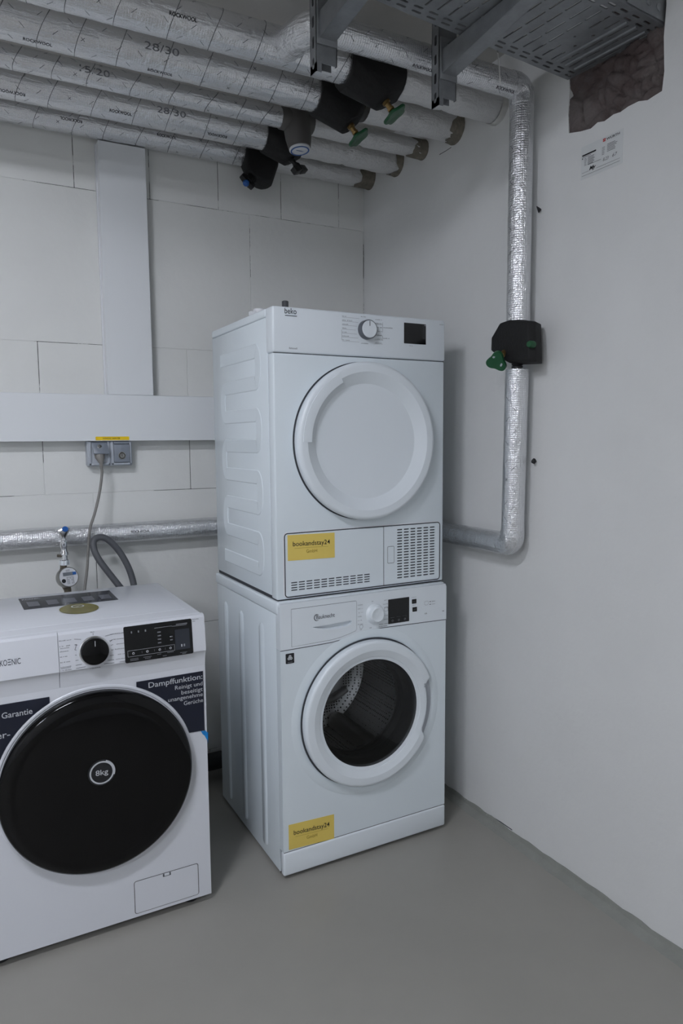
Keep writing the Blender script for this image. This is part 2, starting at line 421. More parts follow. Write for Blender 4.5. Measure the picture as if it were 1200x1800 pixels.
# ------------------------------------------------------------------ white cable trunking
t = thing('cable_trunking', (-1.6, 0, 1.322), 'long white horizontal cable trunking running along the wall above the sockets', 'trunking')
DT = .062
obj('channel', MB().box(-2.9, -.62, -DT, -.0005, 1.322, 1.484, .0015, 1), 'trunking', t)
obj('lid_edge', MB().box(-2.9, -.62, -DT-.0008, -DT+.002, 1.3225, 1.3235), 'white_matte', t)
t = thing('cable_trunking', (-.99, 0, 1.4845), 'white vertical cable trunking rising from the horizontal one to the pipes', 'trunking')
xa, xb = at(178, 400, 'y', -.05).x, at(260, 400, 'y', -.05).x
obj('channel', MB().box(xa, xb, -.050, -.0005, 1.4845, 2.341, .0015, 1), 'trunking', t)
obj('back_tray', MB().box(xa-.004, xb+.002, -.012, -.0004, 1.4845, 2.341, .001, 1), 'white_matte', t)

# ================================================================== PIPES under the ceiling
def circ(x, yc, zc, r, n=18): return [(x, yc-r*math.cos(2*PI*k/n), zc+r*math.sin(2*PI*k/n)) for k in range(n)]
def lerp_path(a, b, step): 
    a, b = Vector(a), Vector(b); n = max(1, int((b-a).length/step)); return [a+(b-a)*k/n for k in range(n+1)]
def pipe_hit(u, v, yc, zc, r):
    d = ray(u, v); oy, oz = CAM.y-yc, CAM.z-zc; A = d.y**2+d.z**2; B = 2*(d.y*oy+d.z*oz); Cc = oy*oy+oz*oz-r*r; D = B*B-4*A*Cc
    t = (-B-math.sqrt(max(D, 0)))/(2*A); p = CAM+d*t; return p.x, math.atan2(p.z-zc, -(p.y-yc))
def on_pipe(yc, zc, r, x0, ph0, flip=False):
    s = -1 if flip else 1
    def fn(a, b):
        ph = ph0+s*b/r; return (x0+s*a, yc-(r+.0009)*math.cos(ph), zc+(r+.0009)*math.sin(ph))
    return fn
def dashes(mb, place, x0, x1, r, step=.072):
    """printed diagonal ticks of the foil jacket; place(x, phi) -> point"""
    k = 0; x = x0+.03
    while x < x1-.03:
        for row, ph in enumerate((-2.0, -1.35, -.65, 0.0, .7, 1.4)):
            xx = x+(row % 2)*step*.5+random.uniform(-.012, .012); kinds = ('/',) if (k+row) % 2 else ('\\',)
            if (k*5+row*3) % 11 == 0: kinds = ('/', '\\')
            L = .011 if len(kinds) == 1 else .008
            for q in kinds:
                s = 1 if q == '/' else -1; a = .0006
                pts = [(xx-L/2*1.1, -s*L/2), (xx+L/2*1.1, s*L/2)]
                mb.poly([place(pts[0][0]-a, ph+pts[0][1]/r), place(pts[1][0]-a, ph+pts[1][1]/r), place(pts[1][0]+a, ph+pts[1][1]/r), place(pts[0][0]+a, ph+pts[0][1]/r)])
        x += step; k += 1
    return mb
def helix(x0, x1, yc, zc, r, pitch, rev=1, step=18):
    n = int((x1-x0)/pitch*step); return [(x0+(x1-x0)*k/n, yc-r*math.cos(rev*2*PI*k/step), zc+r*math.sin(rev*2*PI*k/step)) for k in range(n+1)]
GP = 'insulated pipes under the ceiling'
pipes = {   # y, z, r left, r right, x where the jacket ends, x where it starts again, right drop
 'A': (-.052, 2.386, .043, .041, -.540, -.43, 'insulated pipe closest to the block wall, silver foil jacket'),
 'B': (-.255, 2.380, .050, .046, -.545, -.42, 'silver foil pipe passing over the black shell with the black lever handle'),
 'C': (-.430, 2.367, .031, .032, -.552, -.46, 'thin silver foil pipe leading to the dark grey filter cup'),
 'D': (-.620, 2.372, .052, .048, -.522, -.36, 'thick silver foil pipe with 28/30 written on it by hand'),
 'E': (-.834, 2.355, .048, .048, -.535, -.37, 'thick silver foil pipe from which the branch with the wall riser leaves'),
}
prints = {'A': [(125, 208, 1), (293, 242, 0)], 'B': [(22, 160, 1), (212, 200, 0), (382, 236, 1)], 'C': [], 'D': [(66, 76, 0), (281, 129, 0), (462, 178, 0)], 'E': [(322, 33, 0)]}
hand = {'D': (254, 85, '28/30'), 'C': (140, 125, '15/20'), 'B': (276, 197, '28/30')}
for k, (yc, zc, r, r2, x1, x2, lab) in pipes.items():
    t = thing('insulated_pipe', (-2, yc, zc), lab, 'pipe', GP)
    obj('foil_jacket', MB().tube(lerp_path((XL, yc, zc), (-2.4, yc, zc), .1)+lerp_path((-2.4, yc, zc), (x1, yc, zc), .016), r, 44, noise=.0006), 'foil', t, angle=60)
    rs = []; pth = lerp_path((x2, yc, zc), (-.0, yc, zc), .014)
    for i, p in enumerate(pth): rs.append(r2*(1+.02*math.sin(i*.9))-(.004 if abs(p.x-(x2*.55)) < .008 else 0))
    obj('foil_jacket', MB().tube(pth, rs, 40, noise=.0009), 'foil_dull', t, angle=60)
    obj('pipe_core', MB().tube([(x1-.01, yc, zc), (x2+.01, yc, zc)], .016, 16), 'brass_old', t)
    d = dashes(MB(), lambda x, ph, yc=yc, zc=zc, r=r: (x, yc-(r+.0008)*math.cos(ph), zc+(r+.0008)*math.sin(ph)), -2.1, x1, r)
    obj('printed_ticks', d, 'ink', t, smooth=False)['kind'] = 'stuff'
    wv = MB()
    xx = -2.0+random.random()*.1
    while xx < x1-.02:                       # binding wire, one slanting turn every hand's breadth
        tilt = random.uniform(.010, .022); ring = []
        for q in range(29):
            a = 2*PI*q/28; ring.append((xx+tilt*math.sin(a)+.003*math.sin(2*a), yc-(r+.0007)*math.cos(a), zc+(r+.0007)*math.sin(a)))
        obj('binding_wire', MB().tube(ring, .0006, 5), 'wire', t); xx += random.uniform(.085, .125)
    for u, v, fl in prints[k]:
        x, ph = pipe_hit(u, v, yc, zc, r); 
        obj('lettering', text(MB(), 'ROCKWOOL', on_pipe(yc, zc, r, x, ph, fl), .0092, .068, 'c', .012), 'ink_dark', t, smooth=False)
    if k in hand:
        u, v, s = hand[k]; x, ph = pipe_hit(u, v, yc, zc, r); m3 = text(MB(), s, on_pipe(yc, zc, r, x, ph), .019, .092 if k != 'C' else .082, 'l', -.004)
        obj('handwriting', m3, 'ink_dim', t, smooth=False)
    # mortar round the wall entry
    mc = MB(); n = 40; rings = []; p1, p2, p3 = [random.uniform(0, 6.28) for _ in range(3)]
    wob = lambda q: .010*math.sin(2*PI*q/n*2+p1)+.006*math.sin(2*PI*q/n*5+p2)+.003*math.sin(2*PI*q/n*9+p3)
    for xi, f in ((-.0, 1.09), (-.012, 1.05), ({'A': -.07, 'B': -.03, 'C': -.06, 'D': -.04, 'E': -.02}[k], 1.02)):
        rings.append([(xi+(wob(q) if xi < -.02 else 0), yc-r2*f*math.cos(2*PI*q/n)*random.uniform(.99, 1.02), zc+r2*f*math.sin(2*PI*q/n)*random.uniform(.99, 1.02)) for q in range(n)])
    for i in range(2):
        mc.add(rings[i]+rings[i+1], [[q, (q+1) % n, n+(q+1) % n, n+q] for q in range(n)])
    if k != 'E': obj('mortar_collar', mc, 'mortar', t)
    else: obj('mortar_collar', mc, 'plaster_patch', t)

# ---- the run that drops down the wall and goes round the corner
YR, ZF, RF, XV, ZL = -1.006, 2.331, .0345, -.055, .993
t = thing('insulated_pipe', (XV, YR, ZL), 'silver foil riser bending from the ceiling down the right wall and along the block wall', 'pipe')
XB = -.735
def arc(c, a, b, r, n=7):   # quarter bend centred c from direction a to direction b
    c, a, b = Vector(c), Vector(a), Vector(b); return [c+(a*math.cos(PI/2*k/n)+b*math.sin(PI/2*k/n))*r for k in range(n+1)]
br = lerp_path((XB, -.845, 2.352), (XB, YR+.05, 2.335), .016)
obj('foil_branch', MB().tube(br+arc((XB+.045, YR+.045, ZF), (-1, 0, 0), (0, -1, 0), .045)[1:], .040, 36, noise=.0014), 'foil_tape', t, angle=60)
obj('foil_jacket', MB().tube(lerp_path((XB+.04, YR, ZF), (XV-.03, YR, ZF), .016), RF, 40, noise=.0006), 'foil_sparkle', t, angle=60)
obj('foil_elbow', MB().tube([(XV-.045, YR, ZF)]+arc((XV-.03, YR, ZF-.03), (0, 0, 1), (1, 0, 0), .03)+[(XV, YR, ZF-.05)], RF+.0015, 40, noise=.0016), 'foil_tape', t, angle=60)
obj('foil_jacket', MB().tube(lerp_path((XV, YR, ZF-.04), (XV, YR, 1.655), .016), RF, 40, noise=.0006), 'foil_sparkle', t, angle=60)
obj('foil_jacket', MB().tube(lerp_path((XV, YR, 1.527), (XV, YR+.008, ZL+.03), .016), RF, 40, noise=.0006), 'foil_sparkle', t, angle=60)
YB = -.055
obj('foil_elbow', MB().tube([(XV, YR+.008, ZL+.045)]+arc((XV, YR+.036, ZL+.028), (0, -1, 0), (0, 0, -1), .028)+[(XV, YR+.055, ZL)], RF+.001, 40, noise=.0012), 'foil_tape', t, angle=60)
obj('foil_jacket', MB().tube(lerp_path((XV, YR+.05, ZL), (XV, YB-.03, ZL), .016)+arc((XV-.03, YB-.03, ZL), (1, 0, 0), (0, 1, 0), .03)[1:]+lerp_path((XV-.05, YB, ZL), (-2.2, YB, ZL), .016), RF+.0005, 40, noise=.0007), 'foil_sparkle', t, angle=60)
obj('pipe_core', MB().tube([(XV, YR, 1.70), (XV, YR, 1.50)], .011, 16), 'nickel', t)
obj('compression_ring', MB().lathe((XV, YR, 1.531), (0, 0, 1), [(.011, 0), (.0165, .001), (.017, .005), (.013, .007), (.017, .009), (.0165, .0135), (.011, .0145)], 24), 'rubber', t)
d = dashes(MB(), lambda x, ph: (x, YR-(RF+.0008)*math.cos(ph), ZF+(RF+.0008)*math.sin(ph)), XB+.06, XV-.05, RF, .09)
dashes(d, lambda x, ph: (XV+(RF+.0008)*math.sin(ph-2.3), YR-(RF+.0008)*math.cos(ph-2.3), x), ZL+.05, 1.52, RF, .06)
dashes(d, lambda x, ph: (XV+(RF+.0008)*math.sin(ph-2.3), YR-(RF+.0008)*math.cos(ph-2.3), x), 1.66, ZF-.05, RF, .06)
obj('printed_ticks', d, 'ink', t, smooth=False)['kind'] = 'stuff'
for u, v, yy, zz, rr in ((742, 122, YR, ZF, RF), (887, 160, YR, ZF, RF), (247, 936, YB, ZL, RF)):
    x, ph = pipe_hit(u, v, yy, zz, rr); obj('lettering', text(MB(), 'ROCKWOOL', on_pipe(yy, zz, rr, x, ph), .0092, .066, 'c', .012), 'ink_dark', t, smooth=False)
for z in (1.99, 1.25):
    mcl = MB().hull([(-.014+random.uniform(-.006, .006), YR-.030+random.uniform(-.008, .004), z+random.uniform(-.011, .011)) for _ in range(12)]+[(-.0006, YR-.034, z)], .001)
    obj('pipe_clip', mcl, 'rubber', t)

# ------------------------------------------------------------------ valves
def handwheel(mb, c, ax, r, th, lobes=5):
    ax = Vector(ax).normalized(); a = ax.orthogonal().normalized(); b = ax.cross(a); c = Vector(c); n = 50; rings = []
    for f, d in ((.55, -.25), (.95, -.4), (1, 0), (.95, .5), (.55, .6), (.3, .35)):
        rings.append([c+ax*d*th+(a*math.cos(2*PI*k/n)+b*math.sin(2*PI*k/n))*r*f*(1+.10*math.cos(lobes*2*PI*k/n)) for k in range(n)])
    vs = [p for q in rings for p in q]
    fs = [[i*n+k, i*n+(k+1) % n, (i+1)*n+(k+1) % n, (i+1)*n+k] for i in range(5) for k in range(n)]
    fs += [list(range(n))[::-1], [5*n+k for k in range(n)]]
    return mb.add(vs, fs)
GV = 'valves under the ceiling'
DV = Vector((.50, -.30, -.81)).normalized()
def ringpts(c, ax, r, n=10):
    ax = Vector(ax).normalized(); a = ax.orthogonal().normalized(); b = ax.cross(a); return [Vector(c)+(a*math.cos(2*PI*k/n)+b*math.sin(2*PI*k/n))*r for k in range(n)]
def slant_valve(k, xa, xb, rs, stem, wheelr, label, wmat, green=True):
    yc, zc = pipes[k][:2]; c = Vector(((xa+xb)/2-.02, yc, zc))
    t = thing('shutoff_valve', (c.x, c.y, zc-.15), label, 'valve', GV)
    pts = ringpts((xa, yc, zc), (1, 0, 0), rs)+ringpts((xb, yc, zc), (1, 0, 0), rs)+ringpts(c+DV*(stem-.035), DV, .036)+ringpts(c+DV*(stem-.075), DV, .052)
    obj('insulation_shell', MB().hull(pts, .003), 'foam_black', t, angle=30)
    e = c+DV*(stem-.04)
    obj('stem', MB().lathe(e, DV, [(.012, 0), (.012, .012), (.008, .014), (.008, .026), (.010, .028), (.010, .034), (.005, .036), (.005, .05)], 18, True), 'brass' if green else 'black_plastic', t)
    if green: obj('handwheel', handwheel(MB(), e+DV*.05, DV, wheelr, .009), wmat, t)
    else:
        mb = MB(); q = e+DV*.052; s1 = DV.cross(Vector((1, .3, 0))).normalized(); s2 = DV.cross(s1)
        for s in (-1, 1): mb.hull([q+s2*(s*.036)+s1*a+DV*b for a in (-.010, .010) for b in (-.010, .012)]+[q+s2*(s*.006)+s1*a+DV*b for a in (-.013, .013) for b in (-.012, .010)], .002)
        mb.hull(ringpts(q-DV*.02, DV, .014)+ringpts(q+DV*.008, DV, .015), .002)
        obj('lever_handle', mb, wmat, t)
    return t
slant_valve('E', -.548, -.380, .066, .138, .035, 'black foam valve shell with green handwheel on the pipe below the foil branch', 'green')
slant_valve('D', -.535, -.385, .062, .140, .035, 'black foam valve shell with green handwheel and long brass stem beside the grey filter', 'green')
tB = slant_valve('B', -.555, -.415, .058, .125, .03, 'black valve shell with a black lever handle below the grey filter', 'black_plastic', False)
# drain cock shell on the pipe by the block wall
yc, zc = pipes['A'][:2]; t = thing('drain_valve', (-.52, yc-.03, 2.23), 'black valve shell with small blue-centred drain cap by the block wall', 'valve', GV)
q = Vector((-.545, yc-.06, 2.285)); dA = Vector((-.62, -.30, -.72)).normalized()
obj('insulation_shell', MB().hull(ringpts((-.552, yc-.002, zc), (1, 0, 0), .048)+ringpts((-.425, yc-.002, zc), (1, 0, 0), .048)+ringpts((-.49, yc-.04, 2.275), (0, -.3, -1), .036)+ringpts(q, dA, .026), .003), 'foam_black', t, angle=30)
mb = MB(); qe = q+dA*.03; s1 = dA.cross(Vector((0, 1, 0))).normalized(); s2 = dA.cross(s1)
mb.hull(ringpts(q, dA, .016)+ringpts(qe, dA, .018), .002)
for s in (-1, 1): mb.hull([qe+s1*(s*.030)+s2*a+dA*b for a in (-.009, .009) for b in (-.010, .008)]+[qe+s1*(s*.006)+s2*a+dA*b for a in (-.013, .013) for b in (-.012, .010)], .002)
obj('wing_handle', mb, 'black_plastic', t)
obj('blue_cap', MB().lathe(qe+dA*.006, dA, [(.012, 0), (.012, .008), (.009, .012), (.0, .012)], 20), 'blue_plastic', t)
# grey filter cup
yc, zc = pipes['C'][:2]; t = thing('water_filter', (-.505, yc, 2.26), 'dark grey filter cup hanging from the thin pipe, pale cap with blue ring', 'filter')
dC = Vector((.06, -.12, -1)).normalized(); c = Vector((-.507, yc, zc))
obj('housing', MB().lathe(c-dC*.035, dC, [(.0, 0), (.034, .001), (.044, .012), (.046, .04), (.043, .09), (.037, .122), (.0345, .124)], 40), 'grey_plastic', t)
obj('side_boss', MB().lathe((-.568, yc, zc), (1, 0, 0), [(.0, 0), (.031, 0), (.034, .004), (.037, .06), (.034, .114), (.031, .118), (0, .118)], 32), 'grey_plastic', t)
obj('cap', MB().lathe(c+dC*.087, dC, [(.0345, 0), (.035, .006), (.033, .009), (.0, .0095)], 40), 'lens_white', t)
obj('blue_ring', MB().lathe(c+dC*.0970, dC, [(.0268, 0), (.0268, .0008), (.031, .0008), (.031, 0)], 40), 'blue_plastic', t)
obj('arrow_mark', MB().hull([c+dC*.0972+Vector((a, b, 0)) for a, b in ((-.014, -.002), (-.014, .002), (.006, -.002), (.006, .002))]+[c+dC*.0975+Vector((.016, 0, 0))]), 'blue_plastic', t, smooth=False)
# wall valve on the riser
t = thing('shutoff_valve', (XV, YR, 1.535), 'black insulated valve block on the wall riser with green wing handle', 'valve')
px = lambda u, v, x: at(u, v, 'x', x)
P1 = [px(u, v, -.088) for u, v in ((880, 566), (897, 560), (935, 564), (937, 636), (890, 638), (863, 618), (864, 594))]
c1 = sum(P1, Vector())/len(P1)
P2 = [Vector((-.022, p.y+.032, p.z)) for p in P1]
obj('insulation_shell', MB().hull([p+(c1-p)*.10+Vector((-.008, 0, 0)) for p in P1]+[p+Vector((.012, 0, 0)) for p in P1]+P2, .003), 'foam_black', t, angle=30)
g = px(928, 605, -.105); obj('plug', MB().lathe(g+Vector((.02, 0, 0)), (-1, -.15, 0), [(.010, 0), (.010, .016), (.008, .021), (0, .021)], 20), 'green', t)
h0 = px(884, 622, -.100); h1 = px(874, 634, -.135); dh = (h1-h0).normalized()
obj('stem', MB().lathe(h0-dh*.01, dh, [(.009, 0), (.009, .02), (.005, .022), (.005, .06)], 16, True), 'brass', t)
mb = MB(); a = dh.cross(Vector((0, .3, 1))).normalized(); b2 = dh.cross(a); n = 40; inn = []; 
for lay in (0, 1):
    for k in range(n):
        th = 2*PI*k/n; r = .028*(1+.20*math.cos(3*th+.6)); inn.append(h1+dh*(.010*lay)+a*r*math.cos(th)+b2*r*math.sin(th))
mb.add(inn, [[k, (k+1) % n, n+(k+1) % n, n+k] for k in range(n)]+[list(range(n))[::-1], list(range(n, 2*n))])
hw = obj('wing_handle', mb, 'green', t)
for th, ln_ in ((2.2, .012), (4.6, .009)):
    ctr = h1+dh*.0105+a*.017*math.cos(th)+b2*.017*math.sin(th); e1 = (-a*math.sin(th)+b2*math.cos(th)); e2 = dh.cross(e1)
    mb = MB(); mb.poly([ctr+e1*ln_*.5*math.cos(q)+e2*.003*math.sin(q) for q in [2*PI*k/14 for k in range(14)]])
    obj('finger_slot', mb, 'socket_light', hw, smooth=False)

# ================================================================== CABLE TRAY
TZ, TA = 2.312, math.radians(5.2)
TO = Vector((.001, -1.129, TZ)); ts = Vector((-math.cos(TA), -math.sin(TA), 0)); tt = Vector((math.sin(TA), -math.cos(TA), 0))   # along, across (towards the room)
def tp(s, q, h=0): return TO+ts*s+tt*q+Vector((0, 0, h))
def slot_cell(mb, P, a0, a1, b0, b1, ca, cb, la, lb, lip=.0):
    """sheet cell [a0,a1]x[b0,b1] with a rounded slot la x lb at (ca,cb); P(a,b,h)"""
    rr = min(la, lb)/2; pts = []
    n = 4
    for sx, sy, s0 in ((1, 1, 0), (-1, 1, 90), (-1, -1, 180), (1, -1, 270)):
        for k in range(n+1):
            an = math.radians(s0+90*k/n); pts.append((ca+sx*(la/2-rr)+rr*math.cos(an), cb+sy*(lb/2-rr)+rr*math.sin(an)))
    N = len(pts); ou = []
    for i, (p, q) in enumerate(pts):
        quad = i//(n+1); k = i % (n+1)
        # map the quarter bend to the cell corner
        cx, cy = ((a1, b1), (a0, b1), (a0, b0), (a1, b0))[quad]
        if k == n//2: ou.append((cx, cy))
        elif k < n//2: ou.append((cx, q) if quad in (0, 2) else (p, cy))
        else: ou.append((p, cy) if quad in (0, 2) else (cx, q))
    mb.add([P(p, q, 0) for p, q in pts]+[P(p, q, 0) for p, q in ou]+[P(p, q, .0024) for p, q in pts],
           [[i, (i+1) % N, N+(i+1) % N, N+i] for i in range(N)]+[[i, (i+1) % N, 2*N+(i+1) % N, 2*N+i] for i in range(N)])
def rect_cell(mb, P, a0, a1, b0, b1): mb.add([P(a0, b0, 0), P(a1, b0, 0), P(a1, b1, 0), P(a0, b1, 0)], [[0, 1, 2, 3]])
TL, TW = 1.62, .30
t = thing('cable_tray', tp(.8, .15), 'galvanised perforated cable tray entering the right wall above the brown foam', 'cable tray')
mb = MB(); base = lambda a, b, h: tp(a, b, h)
rect_cell(mb, base, 0, TL, 0, .008); rect_cell(mb, base, 0, TL, TW-.008, TW)
for b0, st in ((.008, 0), (.025, .5), (TW-.042, .5), (TW-.025, 0)):
    nn = int(TL/.045); 
    for i in range(nn):
        a0 = i*TL/nn; a1 = (i+1)*TL/nn; slot_cell(mb, base, a0, a1, b0, b0+.017, (a0+a1)/2+(st-.25)*.014, b0+.0085, .027, .0068)
nn = int(TL/.036)
for i in range(nn):
    a0 = i*TL/nn; a1 = (i+1)*TL/nn; B0, B1 = .042, TW-.042; kk = 4 if i % 2 else 3
    for j in range(kk):
        b0 = B0+(B1-B0)*j/kk; b1 = B0+(B1-B0)*(j+1)/kk
        if i % 7 == 3 and j in (1, 2): slot_cell(mb, base, a0, a1, b0, b1, (a0+a1)/2, (b0+b1)/2, .010, .010)
        elif i % 7 == 4 and j == 1: slot_cell(mb, base, a0, a1, b0, b1, (a0+a1)/2, (b0+b1)/2, .007, .007)
        else: slot_cell(mb, base, a0, a1, b0, b1, (a0+a1)/2, (b0+b1)/2, .0058, (b1-b0)*.84)
obj('tray_base', mb, 'galvanised', t, smooth=False)
for q, nm in ((0, 'far'), (TW, 'near')):
    mb = MB(); side = lambda a, b, h, q=q: tp(a, q+(h if q == 0 else -h), b)
    rect_cell(mb, side, 0, TL, 0, .014); rect_cell(mb, side, 0, TL, .046, .06)
    nn = int(TL/.05)
    for i in range(nn): slot_cell(mb, side, i*TL/nn, (i+1)*TL/nn, .014, .046, (i+.5)*TL/nn, .03, .014 if i % 2 else .022, .007)
    mb.tube([tp(0, q, .06), tp(TL, q, .06)], .003, 6)
    obj('side_rail', mb, 'galvanised', t, smooth=False)
for a in (.035, .072, .108): obj('pressed_bead', MB().tube([tp(a, .05, -.0005), tp(a, .26, -.0005)], .0036, 8), 'galvanised', t)
mb = MB(); P0 = [tp(.02, TW+.0015, .004), tp(.17, TW+.0015, .004), tp(.17, TW+.0015, .056), tp(.02, TW+.0015, .056)]
mb.prism(P0, tt*.0018); obj('splice_plate', mb, 'galvanised', t, smooth=False)
for a in (.05, .09, .13): obj('bolt', MB().lathe(tp(a, TW+.003, .03), tt, [(.009, 0), (.009, .002), (.006, .004), (0, .004)], 16), 'galvanised', t)
# brackets: slotted channel hung from the ceiling and a cantilever arm under the tray
for i, (u0, u1, vb, lab) in enumerate(((556, 590, 124, 'galvanised hanger and arm under the tray, in front of the foil branch'), (771, 808, 184, 'galvanised hanger and arm under the tray, in front of the pipe stubs at the wall'))):
    yp = -1.095; pa = at(u0, vb, 'y', yp); xq = pa.x; zb = pa.z; wd = .055
    t = thing('tray_bracket', (xq+wd/2, yp+.01, zb), lab, 'bracket')
    ch = MB(); P_ = lambda a, b, h: (xq+h, yp+.032-a, b)
    rect_cell(ch, P_, 0, .006, zb, ZC); rect_cell(ch, P_, .026, .032, zb, ZC)
    nz_ = 7
    for k in range(nz_):
        z0 = zb+(ZC-zb)*k/nz_; z1 = zb+(ZC-zb)*(k+1)/nz_; slot_cell(ch, P_, .006, .026, z0, z1, .016, (z0+z1)/2, .010, .026)
    ch.box(xq, xq+wd, yp, yp+.0025, zb+.02, ZC); ch.box(xq, xq+wd, yp+.030, yp+.032, zb+.02, ZC); 
    ch.box(xq+wd-.002, xq+wd, yp, yp+.008, zb+.02, ZC); ch.box(xq, xq+.014, yp, yp+.002, zb, zb+.02); ch.box(xq, xq+.002, yp, yp+.032, zb, zb+.02)
    obj('hanger', ch, 'galvanised', t, smooth=False)
    xm = xq+wd/2; w2 = .020; y0 = yp-.001; y1 = -1.46; ar = MB()
    za0, za1 = TZ-.062, TZ-.024; zt = TZ-.003
    for s in (-1, 1):
        ar.prism([(xm+s*w2-.001, y0, za0), (xm+s*w2-.001, y1, za1), (xm+s*w2-.001, y1, zt), (xm+s*w2-.001, y0, zt)], (.002, 0, 0))
    ar.prism([(xm-w2, y0, za0), (xm+w2, y0, za0), (xm+w2, y1, za1), (xm-w2, y1, za1)], (0, 0, .002))
    obj('arm', ar, 'galvanised', t, smooth=False)
    ap = MB().box(xm-.026, xm+.026, yp-.006, yp-.0005, za0-.012, zt+.03, .001); obj('head_plate', ap, 'galvanised', t)
    for zq in (zt+.012, za0+.016): obj('bolt', MB().lathe((xm, yp-.006, zq), (0, -1, 0), [(.009, 0), (.009, .006), (0, .006)], 6), 'galvanised', t, smooth=False)
ct = at(874, 86, 'y', -1.14); cb = at(879, 147, 'y', -1.13)
tag(obj('cable_tie', MB().tube([(ct.x, ct.y, TZ+.004), ct, ct*.5+cb*.5+Vector((.001, 0, 0)), cb], .0018, 6), 'tie_white'), 'white cable tie tail hanging from the tray edge near the wall', 'cable tie')

# wall notice
t = thing('wall_notice', (-.001, -1.257, 2.03), 'small white paper notice with red logo stuck on the wall below the foam', 'notice')
ya, yb_ = -1.186, -1.325; nx = -.0008
wl = lambda a, b: (nx-.0006, ya-a, b)
obj('sheet', MB().box(nx, -.0001, yb_, ya, 2.026, 2.112), 'paper', t, smooth=False)
mk = MB(); text(mk, 'WÜRTH', lambda a, b: (nx-.0006, -1.272-a, 2.101+b), .0062, .043, 'l', .010)
mk.merge(text(MB(), '8.23', lambda a, b: (nx-.0006, -1.262-a, 2.051+b), .009, .017, 'l', -.01, .2)); text(mk, '67', lambda a, b: (nx-.0006, -1.292-a, 2.052+b), .009, .014, 'l', -.01, .3)
text(mk, 'My', lambda a, b: (nx-.0006, -1.216-a, 2.043+b), .010, .02, 'l', .03, .4)
bm_ = lambda y, z, w_, h: mk.add([(nx-.0006, y, z), (nx-.0006, y-w_, z), (nx-.0006, y-w_, z+h), (nx-.0006, y, z+h)], [[0, 1, 2, 3]])
bm_(-1.190, 2.086, .048, .004); bm_(-1.19, 2.0785, .003, .003); bm_(-1.19, 2.042, .025, .0006); bm_(-1.19, 2.034, .128, .0007); bm_(-1.24, 2.041, .078, .0006)
obj('lettering', mk, 'ink_dark', t, smooth=False)
mk = MB()
for r in range(6):
    bm_(-1.198, 2.060+r*.0036, random.uniform(.006, .009), .0012); bm_(-1.210, 2.060+r*.0036, random.uniform(.018, .026), .0016)
    bm_(-1.258, 2.068+r*.0036, random.uniform(.006, .010), .0012); bm_(-1.275, 2.071+r*.0036, random.uniform(.024, .034), .0014)
bm_(-1.210, 2.0585, .045, .001); bm_(-1.19, 2.0828, .03, .0012)
obj('small_print', mk, 'ink_dim', t, smooth=False)['kind'] = 'stuff'
mk = MB(); bm_(-1.2605, 2.1005, .0085, .0030); bm_(-1.2605, 2.1045, .0040, .0036); bm_(-1.2652, 2.1045, .0040, .0036)
obj('logo', mk, 'red', t, smooth=False)

# ================================================================== SOCKET, CORD, TAP, METER, HOSE
ys = -.052
t = thing('wall_socket', (-1.066, 0, 1.236), 'grey surface-mounted double socket under the horizontal trunking', 'socket')
xl, xr, zb, zt = at(154, 800, 'y', ys).x, at(233, 800, 'y', ys).x, at(190, 819, 'y', ys).z, 1.3215
W2 = (xl+xr)/2
mb = MB().box(xl, xr, -.046, -.0005, zb, zt, .004); obj('housing', mb, 'socket_light', t)
for k, (a, b) in enumerate(((xl+.004, W2-.002), (W2+.003, xr-.004))):
    fr = MB()
    fr.box(a, a+.009, ys, -.04, zb+.003, zt-.001, .002); fr.box(b-.007, b, ys, -.04, zb+.003, zt-.001, .002); fr.box(a, b, ys, -.04, zb+.003, zb+.011, .002)
    obj('frame', fr, 'socket_light', t)
    if k == 0:
        obj('insert', MB().box(a+.008, b-.006, -.047, -.0445, zb+.01, zt-.002), 'socket_light', t)
        lid = MB().hull([(p, -.050, zt-.003) for p in (a+.010, b-.008)]+[(p, -.046, zt-.003) for p in (a+.010, b-.008)]+[(p, -.076, zt-.044) for p in (a+.013, b-.004)]+[(p, -.070, zt-.046) for p in (a+.013, b-.004)]+[((a+b)/2, -.079, zt-.041)], .002)
        lo = obj('lid', lid, 'socket_grey', t)
        obj('lock', MB().lathe(((a+b)/2-.001, -.060, zt-.021), (0, -.8, .45), [(.008, 0), (.008, .005), (.005, .006), (0, .0055)], 14), 'chrome', lo)
        pc = Vector(((a+b)/2, -.062, zt-.046))
    else:
        lo = obj('lid', MB().box(a+.009, b-.007, -.058, -.042, zb+.012, zt-.012, .002), 'socket_grey', t)
        obj('hinge_bar', MB().box(a+.009, b-.007, -.055, -.042, zt-.010, zt-.001, .0015), 'socket_grey', t)
        lk = obj('lock', MB().lathe(((a+b)/2+.001, -.057, zb+.036), (0, -1, 0), [(.0135, 0), (.0135, .003), (.011, .0035), (.0095, .001), (.0085, .001), (.0085, .003), (0, .003)], 24), 'nickel', lo)
        obj('keyhole', MB().box((a+b)/2, (a+b)/2+.002, -.0606, -.0595, zb+.033, zb+.040), 'ink_dark', lk, smooth=False)
yl = -DT-.0012; lb = thing('socket_label', (-1.07, yl, 1.325), 'yellow printed label strip on the trunking above the double socket', 'label')
la, lb2 = at(168, 771, 'y', yl), at(227, 771, 'y', yl)
obj('strip', slab(MB(), rrect(la.x, lb2.x, 1.3245, 1.3372, .002), yl, yl+.0008), 'yellow_label', lb, smooth=False)
obj('lettering', text(MB(), 'WHG02 WM TR', front((la.x+lb2.x)/2-.004, 1.3276, yl-.0004), .0062, .060, 'c', .0), 'ink_dark', lb, smooth=False)
